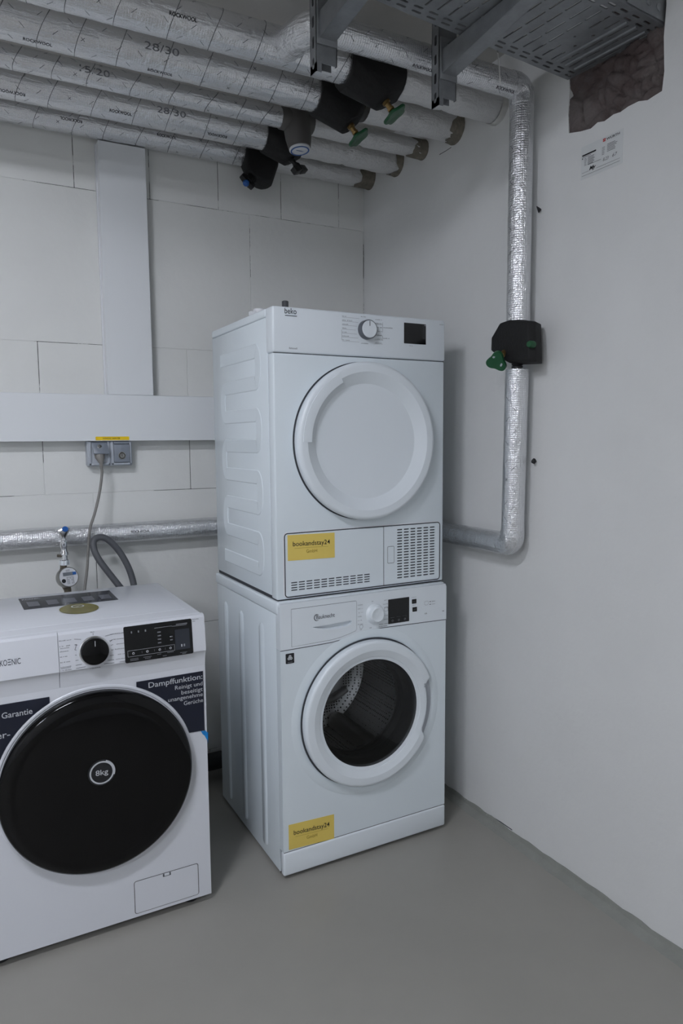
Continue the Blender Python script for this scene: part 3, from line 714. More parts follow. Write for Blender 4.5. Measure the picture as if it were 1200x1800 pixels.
# power cord
t = thing('power_cord', (-1.118, -.09, 1.2), 'grey power cord plugged into the socket and falling behind the washing machine', 'power cord')
obj('plug', MB().hull(ringpts(pc+Vector((0, .006, 0)), (0, -.2, -1), .019)+ringpts(pc+Vector((0, .004, -.012)), (0, -.1, -1), .017)+ringpts(pc+Vector((.002, -.006, -.030)), (0, 0, -1), .008), .001), 'cord', t)
obj('strain_relief', MB().tube([pc+Vector((.002, -.006, -.026)), pc+Vector((.002, -.007, -.052))], [.0075, .0052], 12), 'cord', t)
cp = [pc+Vector((.002, -.007, -.045))]
def smooth_path(P, n=8):
    P = [Vector(p) for p in P]; o = []
    for i in range(len(P)-1):
        p0, p1, p2, p3 = P[max(i-1, 0)], P[i], P[i+1], P[min(i+2, len(P)-1)]
        for k in range(n):
            q = k/n; o.append(.5*((2*p1)+(p2-p0)*q+(2*p0-5*p1+4*p2-p3)*q*q+(3*p1-p0-3*p2+p3)*q**3))
    return o+[P[-1]]
for u, v, y in ((179, 833, -.085), (175, 865, -.095), (167, 900, -.11), (158, 930, -.115), (155, 965, -.115), (153, 1000, -.12), (149, 1034, -.13), (146, 1075, -.15)): cp.append(at(u, v, 'y', y))
cp.append(cp[-1]+Vector((-.01, .02, -.25)))
obj('cord', MB().tube(smooth_path(cp), .0048, 10), 'cord', t)
# drain hose loop
hp = [at(u, v, 'y', y) for u, v, y in ((240, 1080, -.16), (237, 1040, -.15), (231, 1012, -.14), (221, 988, -.135), (207, 966, -.13), (190, 949, -.13), (176, 944, -.135), (165, 950, -.14), (165, 965, -.15), (174, 984, -.16), (192, 1008, -.17), (210, 1031, -.18), (230, 1058, -.19))]
hp = [hp[0]+Vector((.01, .02, -.3))]+hp+[hp[-1]+Vector((.03, 0, -.2))]
tag(obj('drain_hose', MB().tube(smooth_path(hp, 7), .0112, 16), 'hose'), 'dark grey drain hose bent in a loop behind the washing machine', 'hose')
# tap
c = at(112, 960, 'y', -.13); t = thing('water_tap', (c.x, c.y, c.z-.06), 'chrome angle tap with blue-marked handle in front of the foil pipe', 'tap')
obj('body', MB().lathe((c.x, c.y, c.z-.062), (0, 0, 1), [(.0, 0), (.0145, 0), (.0145, .014), (.011, .016), (.011, .030), (.014, .033), (.014, .040), (.011, .044), (.0105, .056), (.013, .060), (.013, .078), (.009, .082), (.009, .092)], 24), 'chrome', t)
obj('inlet', MB().tube([(c.x, YB-RF, c.z+.002), (c.x, c.y, c.z+.002)], .010, 16), 'chrome', t)
obj('side_port', MB().tube([c+Vector((0, 0, -.034)), c+Vector((-.022, -.006, -.030))], .005, 12), 'brass_old', t)
obj('hose_nut', MB().lathe((c.x, c.y, c.z-.064), (0, 0, 1), [(.0, 0), (.016, 0), (.0165, .002), (.0165, .015), (.013, .017)], 6), 'white_plastic', t)
hc = at(111, 936, 'y', -.14); hd = Vector((.15, -.75, .45)).normalized()
hd_ = Vector((.05, -.35, .9)).normalized()
hl = MB().hull(ringpts((c.x, c.y, c.z+.026), (0, 0, 1), .010)+[hc+Vector((a, b, q)) for a, b, q in ((-.021, -.012, .008), (.021, -.012, .014), (.022, .006, .020), (-.014, .010, .014), (.0, -.018, .000), (.004, -.010, .022))], .002)
ho = obj('handle', hl, 'chrome', t)
obj('blue_disc', MB().lathe(hc+Vector((.005, -.0145, .0125)), (.1, -.9, .45), [(.0095, -.003), (.0095, .002), (0, .0025)], 20), 'blue_plastic', ho)
# meter
mc_ = at(121, 1014, 'y', -.15); t = thing('water_meter', (mc_.x, mc_.y, mc_.z-.06), 'round water meter with white dial below the chrome tap', 'water meter')
md = Vector((.25, -.93, .27)).normalized(); R0 = .0345
obj('pipe_body', MB().tube([(c.x-.002, c.y, c.z-.055), (c.x-.006, c.y+.005, c.z-.085), (mc_.x-.012, mc_.y+.03, mc_.z+.02), (mc_.x-.012, mc_.y+.03, mc_.z-.02), (mc_.x-.002, mc_.y+.03, mc_.z-.05), (mc_.x-.002, mc_.y+.03, mc_.z-.085)], [.012, .010, .015, .017, .012, .012], 18), 'brass_old', t)
obj('case', MB().lathe(mc_-md*.030, md, [(.0, 0), (.032, 0), (R0, .004), (R0, .027), (R0-.0015, .030), (R0-.0035, .0295)], 40), 'nickel', t)
di = obj('dial', MB().lathe(mc_-md*.001, md, [(R0-.003, 0), (0, .0003)], 40), 'lens_white', t)
e1 = md.cross(Vector((0, 0, 1))).normalized()*-1; e1 = -e1 if e1.x < 0 else e1; e2 = md.cross(e1); e2 = -e2 if e2.z < 0 else e2
dp = lambda a, b, h=.0008: mc_+md*h+e1*a+e2*b
def dbar(mb, a, b, w_, h, l=.0008): return mb.poly([dp(a, b, l), dp(a+w_, b, l), dp(a+w_, b+h, l), dp(a, b+h, l)])
obj('display', dbar(MB(), -.019, .004, .036, .012), 'lcd', di, smooth=False)
obj('blue_patch', dbar(MB(), .014, .005, .012, .010, .0011), 'blue_plastic', di, smooth=False)
mk = MB(); mk.poly([dp(-.019+.007*math.cos(q), -.012+.007*math.sin(q)) for q in [2*PI*k/20 for k in range(20)]])
for r in range(7):
    n_ = 5; 
    for k in range(n_):
        if random.random() < .8: dbar(mk, -.008+k*.005, -.002-r*.0036, .0035, .0012)
for r in range(2): dbar(mk, -.008, .019+r*.004, .014, .001)
obj('markings', mk, 'ink_dark', di, smooth=False)

# black drain fitting on the floor behind the machines
bp_ = at(371, 1345, 'y', -.2); t = thing('waste_pipe', (bp_.x, -.1, 0), 'black waste pipe elbow low on the block wall between the machines', 'pipe')
obj('pipe', MB().tube([(-1.3, -.085, .075), (-.52, -.085, .075)], .033, 24), 'rubber', t)
obj('socket_end', MB().lathe((bp_.x-.035, -.085, .075), (1, 0, 0), [(.034, 0), (.040, .004), (.040, .03), (.036, .034), (.033, .034)], 28), 'rubber', t)

# ================================================================== WASHING MACHINE with black door
KX0, KX1, KY, KT = -1.576, -.979, -.795, .847
t = thing('washing_machine', ((KX0+KX1)/2, -.55, 0), 'white front-loading washing machine with large black glossy door', 'washing machine')
obj('cabinet', MB().box(KX0, KX1, KY+.008, -.30, .024, .815, .006), 'enamel_grey', t)
mb = MB().box(KX0, KX1, KY+.012, -.298, .812, KT, .010, 3); tpn = obj('worktop', mb, 'enamel_grey', t)
mb = MB().box(KX0+.03, KX1-.03, KY+.075, -.318, KT-.003, KT+.0012, .0015); obj('top_panel', mb, 'enamel_grey', tpn)
KCX, KCZ, KR = -1.272, .4395, .2425
mb = plate_hole(MB(), KX0, KX1, .024, .702, KY+.004, KCX, KCZ, .225, .02); obj('front_panel', mb, 'enamel_grey', t)
mb = MB().lathe((KCX, KY+.004, KCZ), (0, -1, 0), [(.2530, -.0003), (.2515, .0018), (.249, .0026), (.245, .002), (.240, -.004)], 96); obj('door_surround', mb, 'enamel_grey', t)
XS = at(103, 1160, 'y', KY).x
prof = [(KY+.016, KT-.001), (KY+.004, KT-.003), (KY-.001, KT-.009), (KY-.010, .752), (KY-.010, .746), (KY-.006, .741), (KY+.000, .726), (KY+.003, .706), (KY+.004, .700), (KY+.02, .700), (KY+.02, KT-.004)]
obj('control_panel', MB().prism([(XS+.0006, y, z) for y, z in prof], (KX1-.0008-XS, 0, 0)), 'enamel_grey', t, angle=25)
prof2 = prof
obj('detergent_drawer', MB().prism([(KX0+.001, y, z) for y, z in prof2], (XS-.0006-KX0-.001, 0, 0)), 'enamel_grey', t, angle=25)
# panel surface leans: y at height z
ky = lambda z: KY-.001-.009*(KT-.009-z)/(KT-.009-.752)-.0006
def kf(u, v):
    p = at(u, v, 'y', KY-.005); return p.x, p.z
kp = lambda x0, z0: (lambda a, b: (x0+a, ky(z0+b), z0+b))
def koenic():
    x1, z = kf(36.5, 1166); mb = MB(); fn = kp(x1, z); H = .0150
    text(mb, 'NIC', fn, H, .0200, 'r', .004); f2 = kp(x1-.0300, z); text(mb, 'KO', f2, H, .0158, 'r', .004)
    for b in (0, .42, .84): mb.poly([fn(-.0285+a, H*(b+c)) for a, c in ((0, 0), (.0068, 0), (.0068, .14), (0, .14))])
    return mb
obj('brand_lettering', koenic(), 'ink', t, smooth=False)
kx, kz = kf(165, 1143); KA = Vector((0, -1, .08)).normalized()
kn = obj('program_knob', MB().lathe((kx, ky(kz), kz), KA, [(.0345, 0), (.0345, .018), (.033, .021), (.030, .022), (0, .0215)], 64), 'black_gloss', t)
obj('ring', MB().lathe((kx, ky(kz), kz), KA, [(.0375, .0002), (.0375, .004), (.0345, .005)], 64), 'chrome', kn)
obj('pointer', MB().prism([(kx-.0007, ky(kz)-.0225, kz+.016), (kx+.0007, ky(kz)-.0225, kz+.016), (kx+.0007, ky(kz)-.0235, kz+.030), (kx-.0007, ky(kz)-.0235, kz+.030)], (0, .002, 0)), 'ink_light', kn, smooth=False)
mb = MB(); lab = MB()
def kline(pts):
    for (a, b), (c2, d2) in zip(pts, pts[1:]):
        dd = Vector((c2-a, d2-b)); L = dd.length; n = Vector((-dd.y, dd.x))/L*.0005
        lab.poly([(a-n.x, ky(b), b-n.y), (c2-n.x, ky(d2), d2-n.y), (c2+n.x, ky(d2), d2+n.y), (a+n.x, ky(b), b+n.y)])
def kwords(x, z, w_, h=.0026, align='l'):
    tmp = words(MB(), x, z, 0, w_, h, align); lab.add([(p[0], ky(p[2]), p[2]) for p in tmp.v], tmp.f)
for i, (dz, w1, w2_) in enumerate(((.034, .030, .036), (.020, .026, .028), (.007, .024, .022), (-.006, .018, .026), (-.020, .024, .022), (-.032, .030, .026), (-.040, .026, .016))):
    kwords(kx-.060, kz+dz, w1, align='r') if False else kwords(kx-.082, kz+dz, w1)
    kwords(kx+.078, kz+dz, w2_, align='r')
    sl = .044*math.cos(math.asin(max(-.95, min(.95, dz/.046))))
    kline([(kx-.046, kz+dz+.001), (kx-sl*.9-.003, kz+dz*.95)]) ; kline([(kx+.048, kz+dz+.001), (kx+sl*.9+.003, kz+dz*.95)])
for i, (dz, dx) in enumerate(((.024, .010), (.012, .012), (-.026, .016), (-.036, .018))):
    if i % 2 == 0: kwords(kx-.082, kz+dz-.009, .024)
kwords(kx-.006, kz+.046, .010); kwords(kx-.012, kz-.046, .026); kline([(kx, kz+.044), (kx, kz+.039)]); kline([(kx-.046, kz+.008), (kx-.041, kz+.021), (kx-.046, kz+.021)]); kline([(kx+.046, kz+.02), (kx+.040, kz+.016)])
kwords(kx+.26, kz+.045, .018, .0022); kwords(kx+.26, kz+.040, .008, .0022)
obj('program_labels', lab, 'ink', t, smooth=False)['kind'] = 'stuff'
D0, D1 = kf(217, 1104), kf(338.5, 1146); zlo = kf(226, 1164)[1]; zhi = kf(333, 1088)[1]
dpts = rrect(D0[0], D1[0], zlo, zhi, .004)
mb = MB(); mb.prism([(x, ky(z)-.0006, z) for x, z in dpts][::-1], (0, .002, 0)); ds = obj('display', mb, 'black_display', t, smooth=False)
dk = lambda x, z: (x, ky(z)-.0012, z); DW, DH = D1[0]-D0[0], zhi-zlo
mk = MB(); md_ = MB()
def q(mbx, a, b, w_, h): return mbx.poly([dk(D0[0]+a*DW, zlo+b*DH), dk(D0[0]+(a+w_)*DW, zlo+b*DH), dk(D0[0]+(a+w_)*DW, zlo+(b+h)*DH), dk(D0[0]+a*DW, zlo+(b+h)*DH)])
for a in (.10, .20, .30): q(md_, a, .80, .018, .06)
for b in (.72, .62, .52, .42): q(md_, .48, b, .05, .035)
for b in (.55, .46): q(md_, .66, b, .04, .03)
q(mk, .44, .86, .26, .006); q(mk, .70, .845, .22, .006); q(md_, .76, .87, .17, .03)
for a0, a1, b0, b1 in ((.04, .72, .16, .165), (.04, .72, .325, .33), (.04, .043, .16, .33), (.72, .723, .16, .33)): q(mk, a0, b0, a1-a0, max(b1-b0, .006))
for a in (.24, .42, .58): q(md_, a, .22, .004, .06)
for a in (.12, .32, .50, .66): mk.lathe(dk(D0[0]+a*DW, zlo+.245*DH), (0, -1, 0), [(.0032, .0), (.0018, .0002)], 14)
for a, b, w_ in ((.07, .085, .13), (.07, .045, .12), (.26, .085, .13), (.28, .045, .09), (.46, .11, .06), (.61, .12, .10), (.54, .04, .06), (.80, .06, .11), (.83, .025, .07)):
    n = int(w_/.012)
    for k in range(n): q(md_, a+k*.012, b, .008, .022)
obj('icons', mk, 'ink_light', ds, smooth=False); obj('small_print', md_, 'ink_dim', ds, smooth=False)['kind'] = 'stuff'
mb = MB(); q(mb, .735, .16, .22, .58); mb.v = [(x, y-.0002, z) for x, y, z in mb.v]; sb = obj('start_button', mb, 'display_blue', ds, smooth=False)
mb = MB(); q(mb, .82, .24, .018, .07); q(mb, .86, .24, .006, .07); q(mb, .872, .24, .006, .07); mb.v = [(x, y-.0006, z) for x, y, z in mb.v]; obj('symbol', mb, 'ink_light', sb, smooth=False)
# door
dr = MB().lathe((KCX, KY+.004, KCZ), (0, -1, 0), [(.222, -.01), (.2405, .000), (KR, .018), (.2405, .026), (.234, .031), (.215, .0335), (.206, .034), (.204, .0328), (.201, .0335), (.13, .037), (0, .0385)], 128)
do = obj('door', dr, 'black_gloss', t, angle=50)
yb8 = KY+.004-.0392; bc = at(179, 1358, 'y', yb8)
bd = obj('capacity_badge', MB().lathe((bc.x, yb8+.001, bc.z), (0, -1, 0), [(.0345, 0), (.0345, .0009), (0, .0010)], 48), 'ink_dark', do, smooth=False)
mk = MB().lathe((bc.x, yb8, bc.z), (0, -1, 0), [(.0265, .0006), (.0305, .0006)], 48)
for r0, a0, a1 in ((.0325, -20, 70),): 
    P0 = [(r0-.0012, r0+.0006)]; n = 14
    for k in range(n):
        aa, ab = math.radians(a0+(a1-a0)*k/n), math.radians(a0+(a1-a0)*(k+1)/n)
        mk.poly([(bc.x+rr*math.cos(an), yb8-.0006, bc.z+rr*math.sin(an)) for rr, an in ((.0305, aa), (.0332, aa), (.0332, ab), (.0305, ab))])
text(mk, '8kg', front(bc.x, bc.z-.006, yb8-.0006), .0145, .031, 'c', .008)
obj('lettering', mk, 'ink_light', bd, smooth=False)
# stickers on the front
sy = KY+.0028
def arc_pts(a0, a1, r=.2535, n=14): return [(KCX+r*math.cos(math.radians(a0+(a1-a0)*k/n)), KCZ+r*math.sin(math.radians(a0+(a1-a0)*k/n))) for k in range(n+1)]
sx1 = -.986; ztop = .684
aA = math.degrees(math.acos((-1.168-KCX)/.2535)); aB = math.degrees(math.asin((.515-KCZ)/.2535))
poly = [(-1.168, ztop)]+arc_pts(aA, aB)[0:]+[(sx1, .513), (sx1, ztop)]
st = obj('steam_sticker', slab(MB(), poly[::-1], sy-.001, sy+.001), 'navy', t, smooth=False)
mk = MB(); lx = -.9885
pt = lambda v: at(357, v, 'y', sy).z
for txt, h_, w_, u, v in (('Dampffunktion:', .0155, .148, 267, 1208), ('Reinigt und', .0118, .077, 313, 1211.5), ('beseitigt', .0118, .060, 322, 1220), ('unangenehme', .0118, .097, 301, 1233), ('Gerüche', .0118, .054, 326, 1239)):
    text(mk, txt, front(lx, at(u, v, 'y', sy).z, sy-.0014), h_, w_, 'r', .006 if h_ > .015 else .002)
obj('lettering', mk, 'ink_light', st, smooth=False)
xg = -1.383
aG = math.degrees(math.acos((xg-KCX)/.2535)); poly = [(xg, .683)]+[(KX0+.012, .683), (KX0+.012, KCZ+.05)]+arc_pts(169, aG, n=12)
st = obj('warranty_sticker', slab(MB(), poly[::-1], sy-.001, sy+.001), 'navy', t, smooth=False)
ga = at(3, 1262, 'y', sy); gb = at(57, 1252, 'y', sy); er = at(18, 1295, 'y', sy)
mk = text(MB(), 'Garantie', front(ga.x, ga.z-.002, sy-.0014), .0155, gb.x-ga.x, 'l', .006)
obj('lettering', text(MB(), 'er-', front(er.x, er.z, sy-.0014), .017, .030, 'r', .006), 'ink_light', st, smooth=False); obj('lettering', mk, 'ink_light', st, smooth=False)
# filter flap
fl = rrect(-1.194, -1.016, .034, .127, .006); yf = KY+.004
fo = obj('filter_flap', slab(MB(), rrect(-1.1928, -1.0172, .0352, .1258, .0055), yf-.0016, yf+.002), 'enamel_grey', t, angle=25)
mb = MB(); outline(mb, fl[::-1], yf-.0003, .0018); obj('gap', mb, 'grey_plastic', fo, smooth=False)
mb = MB().box(-1.116, -1.094, yf-.0022, yf-.001, .1175, .1262, .0004); mb2 = MB().box(-1.112, -1.098, yf-.0032, yf-.001, .1195, .1262, .0006); obj('latch_recess', mb, 'slot_dark', fo); obj('latch', mb2, 'enamel_grey', fo)
for x in (KX0+.05, KX1-.05):
    for y in (KY+.05, -.35): obj('foot', MB().lathe((x, y, 0), (0, 0, 1), [(.0, 0), (.022, 0), (.022, .012), (.01, .014), (.01, .03)], 20), 'rubber', t)
# stickers on the worktop
zt_ = KT+.0015
S = [at(u, v, 'z', zt_) for u, v in ((32, 1053), (192, 1038), (208, 1054), (42, 1072))]
sh = obj('info_sheet', MB().prism([(p.x, p.y, zt_) for p in S][::-1], (0, 0, .0006)), 'sheet_dark', t, smooth=False)
def sp_(a, b): 
    p = S[3]*(1-a)*(1-b)+S[2]*a*(1-b)+S[0]*(1-a)*b+S[1]*a*b; return (p.x, p.y, zt_+.001)
mk = text(MB(), 'KOENIC', lambda a, b: sp_(.03+a, .80+b), .11, .19, 'l', .008); obj('lettering', mk, 'ink_light', sh, smooth=False)
mk = MB()
for a in (.06, .26, .45, .64, .83): mk.poly([sp_(a+.12*x, .18+.42*y) for x, y in ((0, 0), (1, 0), (1, 1), (0, 1))])
obj('pictograms', mk, 'sheet_icon', sh, smooth=False)
gc = at(139, 1070, 'z', zt_); gw = (at(176, 1070, 'z', zt_).x-at(102, 1070, 'z', zt_).x)/2; gh = abs(at(139, 1061, 'z', zt_).y-at(139, 1079, 'z', zt_).y)/2
go = obj('gold_sticker', MB().prism([(gc.x+gw*math.cos(2*PI*k/48), gc.y+gh*math.sin(2*PI*k/48), zt_+.0007) for k in range(48)], (0, 0, .0004)), 'gold', t, smooth=False)
mk = MB(); cx_, cy_ = gc.x, gc.y+gh*.45
mk.lathe((cx_, cy_, zt_+.0013), (0, 0, 1), [(.014, 0), (.018, 0)], 24); mk.poly([(cx_-.010, cy_+.002, zt_+.0013), (cx_-.002, cy_-.008, zt_+.0013), (cx_+.010, cy_+.008, zt_+.0013), (cx_-.002, cy_-.003, zt_+.0013)])
obj('tick_mark', mk, 'ink_light', go, smooth=False)
# blue tape
ta = at(352, 1286, 'y', KY+.003)
mb = MB(); zz = [(-.9955, .5105), (-.986, .506), (-.9785, .507)]; 
yy = KY+.0035
tape = [(-.9975, .515), (-.991, .5115), (-.984, .512), (-.9765, .503), (-.9755, .490), (-.9785, .482), (-.983, .490), (-.986, .497), (-.992, .503)]
mb.prism([(x, yy-.0012, z) for x, z in tape], (0, .001, 0))
mb.prism([(-.9770, yy-.0012, .504), (-.9735, yy+.008, .503), (-.9725, yy+.014, .486), (-.9750, yy+.008, .470), (-.9775, yy-.0012, .482)], (.0010, 0, 0))
tag(obj('tape_scrap', mb, 'blue_tape', smooth=False), 'torn scrap of bright blue tape on the edge of the black-door washing machine', 'tape')

# ================================================================== WASHING MACHINE below the dryer
WX0, WX1, WY, WB = -.758, -.163, -.8055, -.245
t = thing('washing_machine', ((WX0+WX1)/2, -.53, 0), 'white front-loading washing machine with round glass door, standing under the dryer', 'washing machine')
obj('cabinet', MB().box(WX0, WX0+.006, WY+.0303, WB, .012, .82, .001).box(WX1-.006, WX1, WY+.0303, WB, .012, .82, .001).box(WX0+.003, WX1-.003, WB-.006, WB-.001, .012, .82).box(WX0+.003, WX1-.003, WY+.03, WB, .03, .036), 'enamel', t)
obj('worktop', MB().box(WX0-.004, WX1+.004, WY+.012, WB+.006, .812, .85, .007, 3), 'enamel_satin', t)
WCX, WCZ, WR = -.460, .470, .232
obj('front_panel', plate_hole(MB(), WX0+.0005, WX1-.0005, .0872, .7335, WY, WCX, WCZ, .185, .03), 'enamel', t, angle=25)
for x in (WX0+.006, WX1-.006): obj('front_corner', MB().tube([(x, WY+.006, .09), (x, WY+.006, .722)], .006, 12), 'enamel', t)
# crater round the door
obj('door_surround', MB().lathe((WCX, WY, WCZ), (0, -1, 0), [(.268, -.0003), (.262, .0012), (.250, .003), (.240, .0025), (.236, .0), (.234, -.006)], 96), 'enamel', t)
obj('door_gap', MB().lathe((WCX, WY, WCZ), (0, -1, 0), [(.2365, .0012), (.2365, .0016), (.231, .0016), (.225, .0010)], 96, span=(24, 326)), 'gap', t)
# control panel, lower edge steps up past the drawer
wy = WY-.0018
low = [(WX0, .710), (-.640, .7115), (-.590, .7125), (-.560, .7155), (-.525, .7225), (-.50, .7295), (-.475, .733), (-.40, .733), (-.25, .730), (WX1, .728)]
cpn = low+[(WX1, .838), (WX1-.004, .847), (WX0+.004, .847), (WX0, .838)]
win = [(-.700, .740), (-.512, .748), (-.512, .815), (-.700, .815)]
tri = tessellate_polygon([[Vector((x, z, 0)) for x, z in cpn], [Vector((x, z, 0)) for x, z in win]]); n = len(cpn)
mb = MB(); mb.add([(x, wy, z) for x, z in cpn+win], [list(q_) for q_ in tri]); mb.add([(x, wy, z) for x, z in cpn]+[(x, WY+.03, z) for x, z in cpn], [[k, (k+1) % n, n+(k+1) % n, n+k] for k in range(n)])
cp_o = obj('control_panel', mb, 'white_plastic', t, smooth=False)
mb = MB(); tk = [(x, z-.0008) for x, z in low]; line(mb, [(x, z-.0006) for x, z in tk], wy+.0003, .0022); mb.v = [(x, WY-.0006, z) for x, y, z in mb.v]; obj('seam', mb, 'slot_dark', cp_o, smooth=False)
def wf(u, v):
    p = at(u, v, 'y', wy); return p.x, p.z
dw = [(-.7215, .829), (-.7215, .7175), (-.640, .719), (-.590, .7202), (-.560, .7238), (-.530, .7300), (-.507, .7365), (-.5035, .741), (-.5035, .826), (-.506, .829)]
gx0, gx1, gz = -.655, -.520, .7665
gp = [(gx0, gz), (gx0+.03, gz-.0085), (gx0+.06, gz-.0145), (gx0+.085, gz-.0155), (gx1-.012, gz-.0105), (gx1-.004, gz-.007), (gx1, gz-.001), (gx1-.001, gz+.004)]
yw = wy-.0012; tri = tessellate_polygon([[Vector((x, z, 0)) for x, z in dw], [Vector((x, z, 0)) for x, z in gp]])
mb = MB(); mb.add([(x, yw, z) for x, z in dw+gp], [list(q_) for q_ in tri]); n = len(dw)
mb.add([(x, yw, z) for x, z in dw]+[(x, wy+.002, z) for x, z in dw], [[k, (k+1) % n, n+(k+1) % n, n+k] for k in range(n)])
do = obj('detergent_drawer', mb, 'white_plastic', t, smooth=False)
mb = MB(); outline(mb, dw, wy-.0004, .0022); obj('gap', mb, 'slot_dark', do, smooth=False)
n = len(gp); gi = [(x*.94+.06*(gx0+.09), z*.55+.45*(gz-.004)) for x, z in gp]
mb = MB(); mb.add([(x, yw, z) for x, z in gp]+[(x, yw+.013, z) for x, z in gi], [[k, (k+1) % n, n+(k+1) % n, n+k] for k in range(n)]+[list(range(n, 2*n))])
obj('grip', mb, 'white_plastic', do, smooth=False)
bx, bz = wf(551, 1089); mk = text(MB(), 'Bauknecht', front(bx+.008, bz, wy-.0018), .0130, .062, 'l', .004)
for k in range(22):
    a0, a1 = math.radians(40+k*280/22), math.radians(40+(k+1)*280/22); th = .0011*math.sin(PI*(k+.5)/22)+.0003
    mk.poly([(bx+.010+rr*math.cos(a)*.9, wy-.0018, bz+.005+rr*math.sin(a)) for rr, a in ((.0095-th, a0), (.0095+th, a0), (.0095+th, a1), (.0095-th, a1))])
obj('brand_lettering', mk, 'ink', do, smooth=False)
kx, kz = wf(659, 1079)
kn = obj('program_knob', MB().lathe((kx, wy, kz), (0, -1, 0), [(.033, 0), (.0305, .002), (.0285, .0045), (.0265, .006), (.0255, .012), (.0245, .016), (.021, .0185), (.018, .0170), (0, .0165)], 56), 'white_plastic', t)
lab = MB()
for i in range(6):
    zz_ = kz+.034-i*.0122; words(lab, kx-.062, zz_, wy-.0006, random.uniform(.012, .020), .0026)
    if i not in (3,): words(lab, kx+.047, zz_+.004, wy-.0006, random.uniform(.012, .02), .0026, 'r')
words(lab, kx-.012, kz+.040, wy-.0006, .006, .003); words(lab, kx+.012, kz-.037, wy-.0006, .036, .0026); words(lab, kx+.012, kz-.044, wy-.0006, .033, .0026)
words(lab, kx-.055, kz-.044, wy-.0006, .008, .0024); words(lab, kx-.020, kz-.043, wy-.0006, .008, .003)
outline(lab, rrect(kx+.034, kx+.047, kz+.004, kz+.017, .002), wy-.0006, .0007); outline(lab, rrect(kx-.056, kx-.044, kz-.040, kz-.028, .0058), wy-.0006, .0007)
lx_, lz_ = wf(749, 1060); outline(lab, rrect(lx_-.007, lx_+.007, lz_-.006, lz_+.006, .003), wy-.0006, .0006)
for j in (0, 1): bar(lab, lx_+.012, lz_+.002-j*.009, wy-.0006, .006, .0022); words(lab, lx_+.022, lz_+.002-j*.009, wy-.0006, .013, .0026)
words(lab, lx_-.006, lz_-.036, wy-.0006, .010, .0055); words(lab, WX1-.016, lz_-.036, wy-.0006, .008, .004)
words(lab, wf(727, 1050)[0]-.010, wf(727, 1050)[1], wy-.0006, .020, .002); words(lab, wf(727, 1063)[0]-.008, wf(727, 1064)[1], wy-.0006, .016, .002)
obj('program_labels', lab, 'ink_dim', t, smooth=False)['kind'] = 'stuff'
a, b = wf(682, 1054), wf(719, 1092); ds = obj('display', slab(MB(), rrect(a[0], b[0]-.001, b[1]+.001, a[1], .0015), wy-.001, wy+.002), 'black_display', t, smooth=False)
mk = MB(); yq = wy-.0014; w_ = b[0]-a[0]
for k in range(3): words(mk, a[0]+w_*(.10+.29*k), b[1]+.020, yq, .015, .002); mk.lathe((a[0]+w_*(.20+.29*k), yq, b[1]+.010), (0, -1, 0), [(.0034, 0), (.0022, 0)], 14)
obj('icons', mk, 'ink_dim', ds, smooth=False)
for u, v in ((727.5, 1057), (728.5, 1071)):
    p = wf(u, v); bo = obj('option_button', slab(MB(), rrect(p[0]-.0085, p[0]+.0085, p[1]-.0072, p[1]+.0072, .001), wy-.001, wy+.002), 'black_display', t, smooth=False)
    obj('icon', words(MB(), p[0]-.004, p[1]-.002, wy-.0014, .008, .004), 'ink_dim', bo, smooth=False)
# door: white ring with a grip cut into its right side, deep glass bowl
GR = .171; n = 120
def ring_profile(th):
    f = math.degrees(th); k = max(0, 1-abs(f-2)/24); k = min(1, k*2.2)      # grip zone
    return k
prof = [(WR-.001, .0)]+arcp(WR, .0288, .010)+[(WR-.029, .0286), (GR+.011, .0205), (GR+.0105, .0185), (GR, .0165), (GR-.001, .010), (GR-.002, .002)]
vs = []
for r, d in prof:
    for k in range(n):
        th = 2*PI*k/n; f = math.degrees(th); f = f-360 if f > 180 else f
        kk = max(0, min(1, (26-abs(f+5))/5)); rr, dd = r, d
        if kk and r > WR-.033: rr = r-kk*(.024 if r > WR-.0105 else .0); dd = d*(1-.12*kk)
        vs.append((WCX+rr*math.cos(th), WY-dd, WCZ+rr*math.sin(th)))
mb = MB(); mb.add(vs, [[j*n+k, j*n+(k+1) % n, (j+1)*n+(k+1) % n, (j+1)*n+k] for j in range(len(prof)-1) for k in range(n)])
door = obj('door', mb, 'white_plastic', t, angle=17)
obj('grip', MB().lathe((WCX, WY, WCZ), (0, -1, 0), [(WR+.0035, .0020), (WR-.008, .0022), (WR-.0225, .008)], 24, span=(-31, 21)), 'socket_light', door)  # white part coloured grey: shade of the notch is put into the colour
obj('door_glass', MB().lathe((WCX, WY, WCZ), (0, -1, 0), [(GR, .012), (GR-.003, .016), (.150, .0185), (.08, .0205), (0, .021)], 72), 'door_glass', door, angle=60)
obj('glass_bowl', MB().lathe((WCX, WY, WCZ), (0, -1, 0), [(GR-.001, .008), (.164, -.01), (.157, -.035), (.148, -.060), (.140, -.070)], 72), 'door_glass', door, angle=60)
obj('glass_rim', MB().lathe((WCX, WY, WCZ), (0, -1, 0), [(GR+.001, .016), (.166, .010), (.161, -.004), (.160, -.03), (.159, -.045)], 72), 'gasket', door)
obj('gasket', MB().lathe((WCX, WY, WCZ), (0, -1, 0), [(.186, -.004), (.180, -.02), (.178, -.05), (.170, -.062), (.156, -.068), (.154, -.076), (.165, -.085), (.19, -.092)], 72), 'gasket', t)
DY = WY+.095; DB = WB-.10; RD = .232
obj('drum', MB().lathe((WCX, DY, WCZ), (0, 1, 0), [(.160, -.004), (.163, -.006), (.172, .0), (.185, .004), (RD, .03), (RD, DB-DY-.03), (.20, DB-DY-.006), (.15, DB-DY), (.06, DB-DY)], 90), 'drum_steel', t, angle=50)
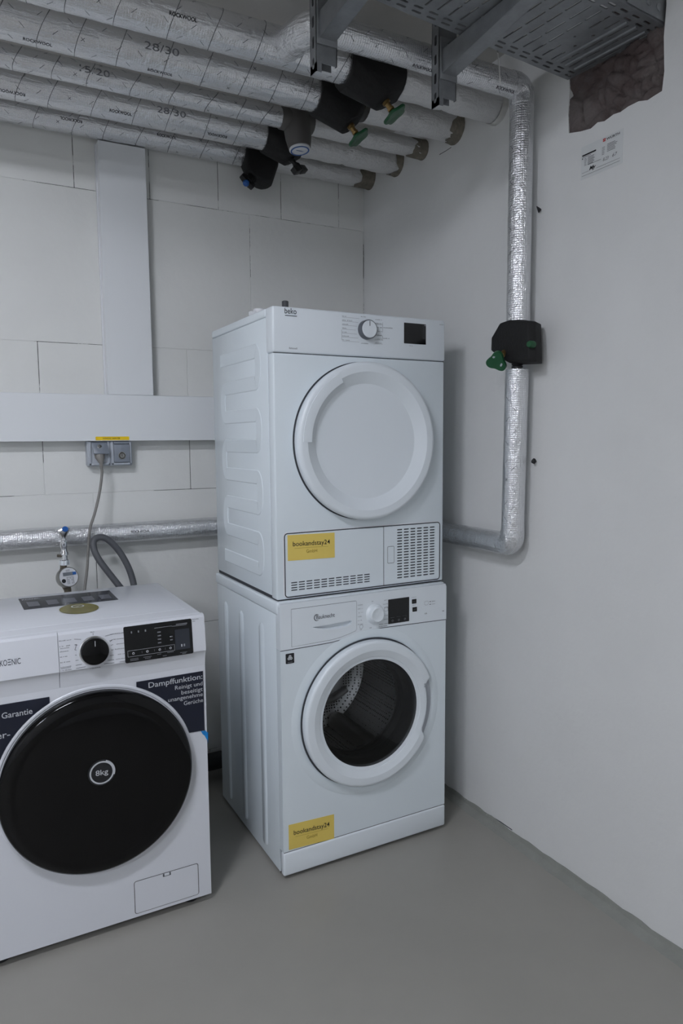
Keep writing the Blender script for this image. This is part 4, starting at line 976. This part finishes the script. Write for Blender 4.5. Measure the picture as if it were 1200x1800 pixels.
dr_o = obj('drum_rim', MB().lathe((WCX, DY-.004, WCZ), (0, 1, 0), [(.158, 0), (.156, -.003), (.159, -.006), (.163, -.004)], 90), 'steel_rim', t)
hub = MB().lathe((WCX, DB, WCZ), (0, -1, 0), [(.065, -.002), (.062, .008), (.05, .012), (.045, .004), (0, .006)], 48)
for k in range(3):
    a0 = math.radians(35+120*k); P0 = [Vector((WCX+r*math.cos(a0+sw), DB-.004, WCZ+r*math.sin(a0+sw))) for r, sw in ((.05, 0), (.09, .12), (.13, .32), (.165, .60), (.195, .95))]
    hub.tube(smooth_path(P0, 5), [.016]*21, 10)
obj('drum_spider', hub, 'drum_plain', t)
for k in range(3):
    a0 = math.radians(-62+120*k); e = Vector((math.cos(a0), 0, math.sin(a0))); f = Vector((-math.sin(a0), 0, math.cos(a0))); cc = Vector((WCX, 0, WCZ))
    pts = []
    for y, hh in ((DY+.045, .028), (DY+.10, .05), (DB-.08, .055), (DB-.03, .035)):
        for s, r in ((-.038, RD-.004), (.038, RD-.004), (-.012, RD-hh), (.012, RD-hh)): pts.append(cc+Vector((0, y, 0))+e*r+f*s)
    obj('drum_lifter', MB().hull(pts, .006), 'drum_plain', t)
pl = MB().box(WX0-.001, WX1+.001, WY-.003, WY+.02, .012, .0855, .006, 3); po = obj('plinth', pl, 'white_plastic', t)
mb = MB().box(WX0+.002, WX1-.002, WY+.0004, WY+.01, .0845, .0880); obj('seam', mb, 'grey_plastic', po, smooth=False)
def yellow(parent, tl, tr, bl, br, ypl):
    P0 = [at(u, v, 'y', ypl) for u, v in (tl, tr, br, bl)]
    x0 = (P0[0].x+P0[3].x)/2; x1 = (P0[1].x+P0[2].x)/2; zt0 = (P0[0].z+P0[1].z)/2; zb0 = (P0[2].z+P0[3].z)/2; tilt = (P0[1].z-P0[0].z+P0[2].z-P0[3].z)/2
    o = obj('yellow_sticker', MB().prism([(x0, ypl, zt0-tilt/2), (x1, ypl, zt0+tilt/2), (x1, ypl, zb0+tilt/2), (x0, ypl, zb0-tilt/2)], (0, .0008, 0)), 'yellow', parent, smooth=False)
    W_ = x1-x0; H_ = zt0-zb0; cx = (x0+x1)/2; fn = lambda z0: (lambda a, b: (cx+a, ypl-.0006, z0+b+tilt*a/W_))
    obj('lettering', text(MB(), 'bookandstay24', fn(zb0+H_*.56), H_*.19, W_*.79, 'c', .003), 'ink_dark', o, smooth=False)
    g2 = text(MB(), 'GmbH', fn(zb0+H_*.27), H_*.14, W_*.23, 'c', -.01); f0 = fn(zb0+H_*.47)
    g2.poly([f0(-W_*.36, 0), f0(W_*.36, 0), f0(W_*.36, .0006), f0(-W_*.36, .0006)]); obj('company_line', g2, 'yellow_ink', o, smooth=False)
yellow(t, (507, 1451), (587, 1431), (508, 1494), (587, 1474), WY-.0009)
a, b = at(502, 1150, 'y', WY-.001), at(517, 1165, 'y', WY-.001)
ws = obj('wool_sticker', slab(MB(), rrect(a.x, b.x, b.z, a.z, .002), WY-.001, WY), 'ink_dark', t, smooth=False)
mk = MB(); cx, cz = (a.x+b.x)/2, (a.z+b.z)/2+.002
for k in range(3):
    an = math.radians(90+120*k); mk.lathe((cx+.004*math.cos(an), WY-.0014, cz+.004*math.sin(an)), (0, -1, 0), [(.0045, 0), (.0012, .0001)], 16)
words(mk, cx-.008, b.z+.003, WY-.0014, .016, .0022); obj('wool_emblem', mk, 'ink_light', ws, smooth=False)
for yc_ in (-.333, -.487, -.664):
    P0 = [(yc_, .045), (yc_, .055), (yc_, .40), (yc_, .745), (yc_, .757)]; mb = MB()
    pts = [(yc_+.021*math.cos(math.radians(a)), z+.021*math.sin(math.radians(a))) for z, r in ((.742, range(0, 181, 15)), (.060, range(180, 361, 15))) for a in r]
    pin = [(yc_+.015*math.cos(math.radians(a)), z+.015*math.sin(math.radians(a))) for z, r in ((.742, range(0, 181, 15)), (.060, range(180, 361, 15))) for a in r]
    n = len(pts); mb.add([(WX0+.0005, y, z) for y, z in pts]+[(WX0-.0038, y, z) for y, z in pin], [[i, (i+1) % n, n+(i+1) % n, n+i] for i in range(n)]+[list(range(n, 2*n))])
    obj('pressed_rib', mb, 'enamel', t, angle=50)
for x in (WX0+.05, WX1-.05):
    for y in (WY+.05, WB-.05): obj('foot', MB().lathe((x, y, 0), (0, 0, 1), [(.0, 0), (.022, 0), (.022, .010), (.01, .012), (.01, .034)], 20), 'rubber', t)

# ================================================================== DRYER
DX0, DX1, DYF, DBK, Z0, Z1 = -.7555, -.1605, -.783, -.252, .8502, 1.695
t = thing('tumble_dryer', ((DX0+DX1)/2, -.52, Z0), 'white tumble dryer with white round door stacked on the washing machine', 'tumble dryer')
obj('cabinet', MB().box(DX0, DX1, DYF+.0405, DBK, Z0+.012, 1.67, .001), 'enamel', t)
obj('base_plinth', MB().box(DX0+.002, DX1-.002, DYF+.004, DBK, Z0+.0002, Z0+.02, .003), 'gap', t)
obj('top_seam', MB().box(DX0+.003, DX1-.003, DYF+.07, DBK, 1.667, 1.674), 'slot_dark', t, smooth=False)
obj('top_panel', MB().box(DX0-.002, DX1+.002, DYF+.05, DBK-.0, 1.671, Z1, .005, 3), 'enamel_satin', t)
obj('front_panel', MB().box(DX0, DX1, DYF, DYF+.0403, Z0+.004, 1.5668, .005, 3), 'enamel', t)
cpo = obj('control_panel', MB().box(DX0-.0005, DX1+.0005, DYF-.003, DYF+.0503, 1.568, Z1+.0008, .006, 3), 'white_plastic', t)
obj('seam', MB().box(DX0+.004, DX1-.002, DYF+.0022, DYF+.01, 1.564, 1.571), 'slot_dark', cpo, smooth=False)
yd = DYF-.003
def df(u, v):
    p = at(u, v, 'y', yd-.0005); return p.x, p.z
a, b = df(500, 550), df(521, 550); mk = text(MB(), 'beko', front(a[0], a[1]-.001, yd-.0006), .0165, b[0]-a[0], 'l', .008); bar(mk, a[0]+.001, a[1]-.0075, yd-.0006, b[0]-a[0], .002)
obj('brand_lettering', mk, 'ink', t, smooth=False)
kx, kz = df(643.5, 580); kn = obj('program_knob', MB().lathe((kx, yd, kz), (0, -1, 0), [(.0285, 0), (.0282, .018), (.0272, .020), (.0255, .0205)], 56), 'chrome_dark', t)
obj('face', MB().lathe((kx, yd, kz), (0, -1, 0), [(.0257, .0200), (.024, .0218), (0, .022)], 56), 'white_plastic', kn)
obj('pointer', MB().box(kx-.0007, kx+.0007, yd-.0228, yd-.0215, kz+.009, kz+.023), 'ink_dark', kn, smooth=False)
lab = MB(); yq = yd-.0006
for i in range(7):
    z = kz+.034-i*.0115; words(lab, kx-.082, z, yq, random.uniform(.012, .03) if i != 1 else .034, .0028)
    line(lab, [(kx-.082, z-.0022), (kx-.036+abs(i-3)*.004, z-.0022)], yq, .0005)
    words(lab, kx+.056, z-.002, yq, random.uniform(.018, .028), .0028, 'r'); 
    if i in (1, 5, 6): line(lab, [(kx+.028, z-.004), (kx+.058, z-.004)], yq, .0005)
line(lab, [(kx+.058, kz+.026), (kx+.058, kz-.004)], yq, .0006); line(lab, [(kx+.058, kz-.014), (kx+.058, kz-.028)], yq, .0006); line(lab, [(kx-.084, kz-.004), (kx-.084, kz-.034)], yq, .0006)
words(lab, kx+.060, kz+.010, yq, .034, .0028); words(lab, kx+.060, kz-.022, yq, .022, .0028); words(lab, kx-.018, kz+.037, yq, .018, .0028); words(lab, kx-.018, kz-.041, yq, .026, .0028)
words(lab, DX1-.022, 1.681, yq, .016, .0022); words(lab, df(719, 607)[0], df(719, 607)[1]-.002, yq, .014, .002)
a = df(506, 613); words(lab, a[0], a[1], yq, .030, .0045)
obj('program_labels', lab, 'ink_dim', t, smooth=False)['kind'] = 'stuff'
a, b = df(710, 567), df(748, 606); ds = obj('display', slab(MB(), rrect(a[0], b[0], b[1], a[1], .001), yd-.001, yd+.002), 'black_display', t, smooth=False)
obj('mark', bar(MB(), b[0]-.006, a[1]-.006, yd-.0014, .005, .005), 'ink_dim', ds, smooth=False)
# door
CX, CZ, R = -.4595, 1.314, .2375
obj('door_gap', MB().lathe((CX, DYF, CZ), (0, -1, 0), [(R+.0015, -.002), (R+.0015, .0012), (R-.004, .0016)], 96), 'gap', t)
prof = [(R-.004, .0), (R-.0015, .008)]+arcp(R, .038, .013)+[(R-.030, .0375), (.173, .0165), (.169, .0158), (0, .0170)]
dro = obj('door', MB().lathe((CX, DYF, CZ), (0, -1, 0), prof, 120), 'white_plastic', t, angle=17)
# grip: a raised crescent lip on the inner slope, upper left
mb = MB(); n = 22; o = []
for k in range(n+1):
    a = math.radians(118+(180-118)*k/n); ca, sa = math.cos(a), math.sin(a)
    for r, d in ((.2235, .0375), (.2225, .0400), (.205, .0405), (.195, .0385), (.194, .0330), (.200, .022)): o.append((CX+r*ca, DYF-d, CZ+r*sa))
mb.add(o, [[i*6+k, i*6+k+1, i*6+k+7, i*6+k+6] for i in range(n) for k in range(5)]+[list(range(6)), [n*6+k for k in range(6)][::-1]])
obj('grip', mb, 'white_plastic', dro, angle=30)
# service flap and filter grille
yf = DYF; yflap = DYF-.0036
def flap(name, x0, x1, z0, z1, slots, r=.010):
    o = obj(name, MB(), 'enamel', t) if False else None
    mb = MB(); P_ = lambda a, b, h: (a, yflap+h, b)
    return mb, P_
fx0, fxm, fx1, fz0, fz1 = -.7305, -.3925, -.1765, .861, 1.0495
# left flap: plain sheet round a block of slots
mb, P_ = flap('service_flap', 0, 0, 0, 0, None)
sx0, sx1, sz0, sz1 = -.7135, -.4405, .8765, .9065; cols_, rows_ = 11, 4
rect_cell(mb, P_, fx0+.002, fxm-.0006, sz1, fz1-.002); rect_cell(mb, P_, fx0+.002, fxm-.0006, fz0+.002, sz0); rect_cell(mb, P_, fx0+.002, sx0, sz0, sz1); rect_cell(mb, P_, sx1, fxm-.0006, sz0, sz1)
for i in range(cols_):
    for j in range(rows_):
        a0 = sx0+(sx1-sx0)*i/cols_; a1 = sx0+(sx1-sx0)*(i+1)/cols_; b0 = sz0+(sz1-sz0)*j/rows_; b1 = sz0+(sz1-sz0)*(j+1)/rows_
        slot_cell(mb, P_, a0, a1, b0, b1, (a0+a1)/2, (b0+b1)/2, (a1-a0)*.84, (b1-b0)*.46)
fo = obj('service_flap', mb, 'enamel', t, smooth=False)
bk = MB().box(sx0, sx1, yflap+.0026, yflap+.0034, sz0, sz1); obj('slot_backing', bk, 'slot_dark', fo, smooth=False)
mb, P_ = flap('x', 0, 0, 0, 0, None)
gx0, gx1, gz0, gz1 = -.3445, -.1935, .876, 1.0395; cols_, rows_ = 6, 18
rect_cell(mb, P_, fxm+.0006, gx0, fz0+.002, fz1-.002); rect_cell(mb, P_, gx1, fx1-.002, fz0+.002, fz1-.002); rect_cell(mb, P_, gx0, gx1, fz0+.002, gz0); rect_cell(mb, P_, gx0, gx1, gz1, fz1-.002)
for i in range(cols_):
    for j in range(rows_):
        a0 = gx0+(gx1-gx0)*i/cols_; a1 = gx0+(gx1-gx0)*(i+1)/cols_; b0 = gz0+(gz1-gz0)*j/rows_; b1 = gz0+(gz1-gz0)*(j+1)/rows_
        slot_cell(mb, P_, a0, a1, b0, b1, (a0+a1)/2, (b0+b1)/2, (a1-a0)*.80, (b1-b0)*.44)
go = obj('filter_grille', mb, 'enamel', t, smooth=False)
obj('slot_backing', MB().box(gx0, gx1, yflap+.0026, yflap+.0034, gz0, gz1), 'slot_dark', go, smooth=False)
mb = MB(); outline(mb, rrect(-.378, -.354, .931, .984, .003)[::-1], yflap-.0003, .0014); obj('latch_outline', mb, 'ink_dim', go, smooth=False)
obj('latch', slab(MB(), rrect(-.3772, -.3548, .9318, .9832, .0028), yflap-.0008, yflap+.001), 'enamel', go, smooth=False)
mb = MB(); outline(mb, rrect(fx0, fx1, fz0, fz1, .010)[::-1], yflap-.0002, .0030); bar(mb, fxm-.0009, fz0, yflap-.0004, .0018, fz1-fz0); obj('flap_gap', mb, 'gap', fo, smooth=False)
obj('flap_bezel', MB().add(*(lambda P, n: ([(x, DYF-.0020 if i > 23 else DYF-.0002, z) for i, (x, z) in enumerate(P)], [[k, (k+1) % n, n+(k+1) % n, n+k] for k in range(n)]))(rrect(fx0-.004, fx1+.004, fz0-.004, fz1+.004, .013)+rrect(fx0-.001, fx1+.001, fz0-.001, fz1+.001, .011), 24)), 'white_matte', t, smooth=False)
yellow(t, (505.5, 941), (588, 936), (505.5, 986), (588, 980), yflap-.0010)
# serpentine bead on the side
zs = [1.5845-.09385*k for k in range(8)]; yl_, yr_ = -.372, -.650; path = [(-.335, zs[0])]
for k, z in enumerate(zs):
    yt = yr_ if k % 2 == 0 else yl_; s = -1 if k % 2 == 0 else 1
    if k < len(zs)-1:
        r = (zs[0]-zs[1])/2
        for q_ in range(13):
            a = PI/2-PI*q_/12; path.append((yt+s*(-.0)+s*r*.45*math.cos(a), z-r+r*math.sin(a)))
    else: path.append((yr_ if s < 0 else -.335, z))
mb = ribbon(MB(), path, .0225, .0022, DX0+.0002); obj('side_bead', mb, 'enamel', t, angle=28)
for x in (DX0+.06, DX1-.06):
    for y in (DYF+.06, DBK-.06): obj('foot', MB().lathe((x, y, Z0-.0001), (0, 0, 1), [(.0, 0), (.02, 0), (.02, .008), (.01, .014)], 18), 'rubber', t)
# things behind and on the dryer
p = at(501, 529, 'y', -.17)
tag(obj('grey_hose_end', MB().tube([(p.x-.01, -.17, 0), (p.x-.01, -.17, .90), (p.x, -.17, 1.4), (p.x, -.17, p.z-.03)], .0105, 14).lathe((p.x, -.17, p.z-.032), (0, 0, 1), [(.0105, 0), (.0125, .001), (.0125, .03), (.009, .032), (0, .032)], 18), 'hose'), 'grey hose end standing up behind the dryer by the wall', 'hose')
p = at(457, 546, 'z', Z1+.02)
mb = MB().lathe((p.x, p.y, Z1+.0015), (0, 0, 1), [(.0, 0), (.026, 0), (.027, .006), (.022, .012), (.021, .022), (0, .024)], 24); mb.box(p.x-.034, p.x-.01, p.y-.012, p.y+.012, Z1+.0015, Z1+.016, .003)
tag(obj('hose_adapter', mb, 'white_matte'), 'small white plastic hose adapter lying on top of the dryer', 'adapter')

# ================================================================== ceiling lamps outside the picture, the second one added as fill
for i, (LP, rad, down) in enumerate(LAMPS):
    area('added_down_fill', LP+Vector((0, 0, -.017)), LT, .11, down, LC)  # extra area light added under the tubes to strengthen the downward light
    M = bpy.data.materials.new('lamp_tube'); M.use_nodes = True; nt = M.node_tree; b = nt.nodes['Principled BSDF']
    b.inputs['Emission Color'].default_value = (*LC, 1); b.inputs['Emission Strength'].default_value = rad; MATS['lamp_tube'] = M
    t = thing('ceiling_lamp', (LP.x, LP.y, ZC), ('white twin-tube batten lamp on the ceiling towards the machines', 'added unseen fill lamp, white twin-tube batten on the ceiling at the far end of the room')[i], 'lamp')
    obj('housing', MB().box(LP.x-LT/2-.04, LP.x+LT/2+.04, LP.y-.06, LP.y+.06, LP.z+.03, ZC-.0005, .006), 'lamp_housing', t)
    for dy in (-.045, .045): obj('tube', MB().tube([(LP.x-LT/2, LP.y+dy, LP.z), (LP.x+LT/2, LP.y+dy, LP.z)], .013, 10), 'lamp_tube', t)
    for dx in (-1, 1): obj('tube_holder', MB().box(LP.x+dx*(LT/2+.012)-.010, LP.x+dx*(LT/2+.012)+.010, LP.y-.06, LP.y+.06, LP.z-.016, LP.z+.035, .003), 'lamp_housing', t)
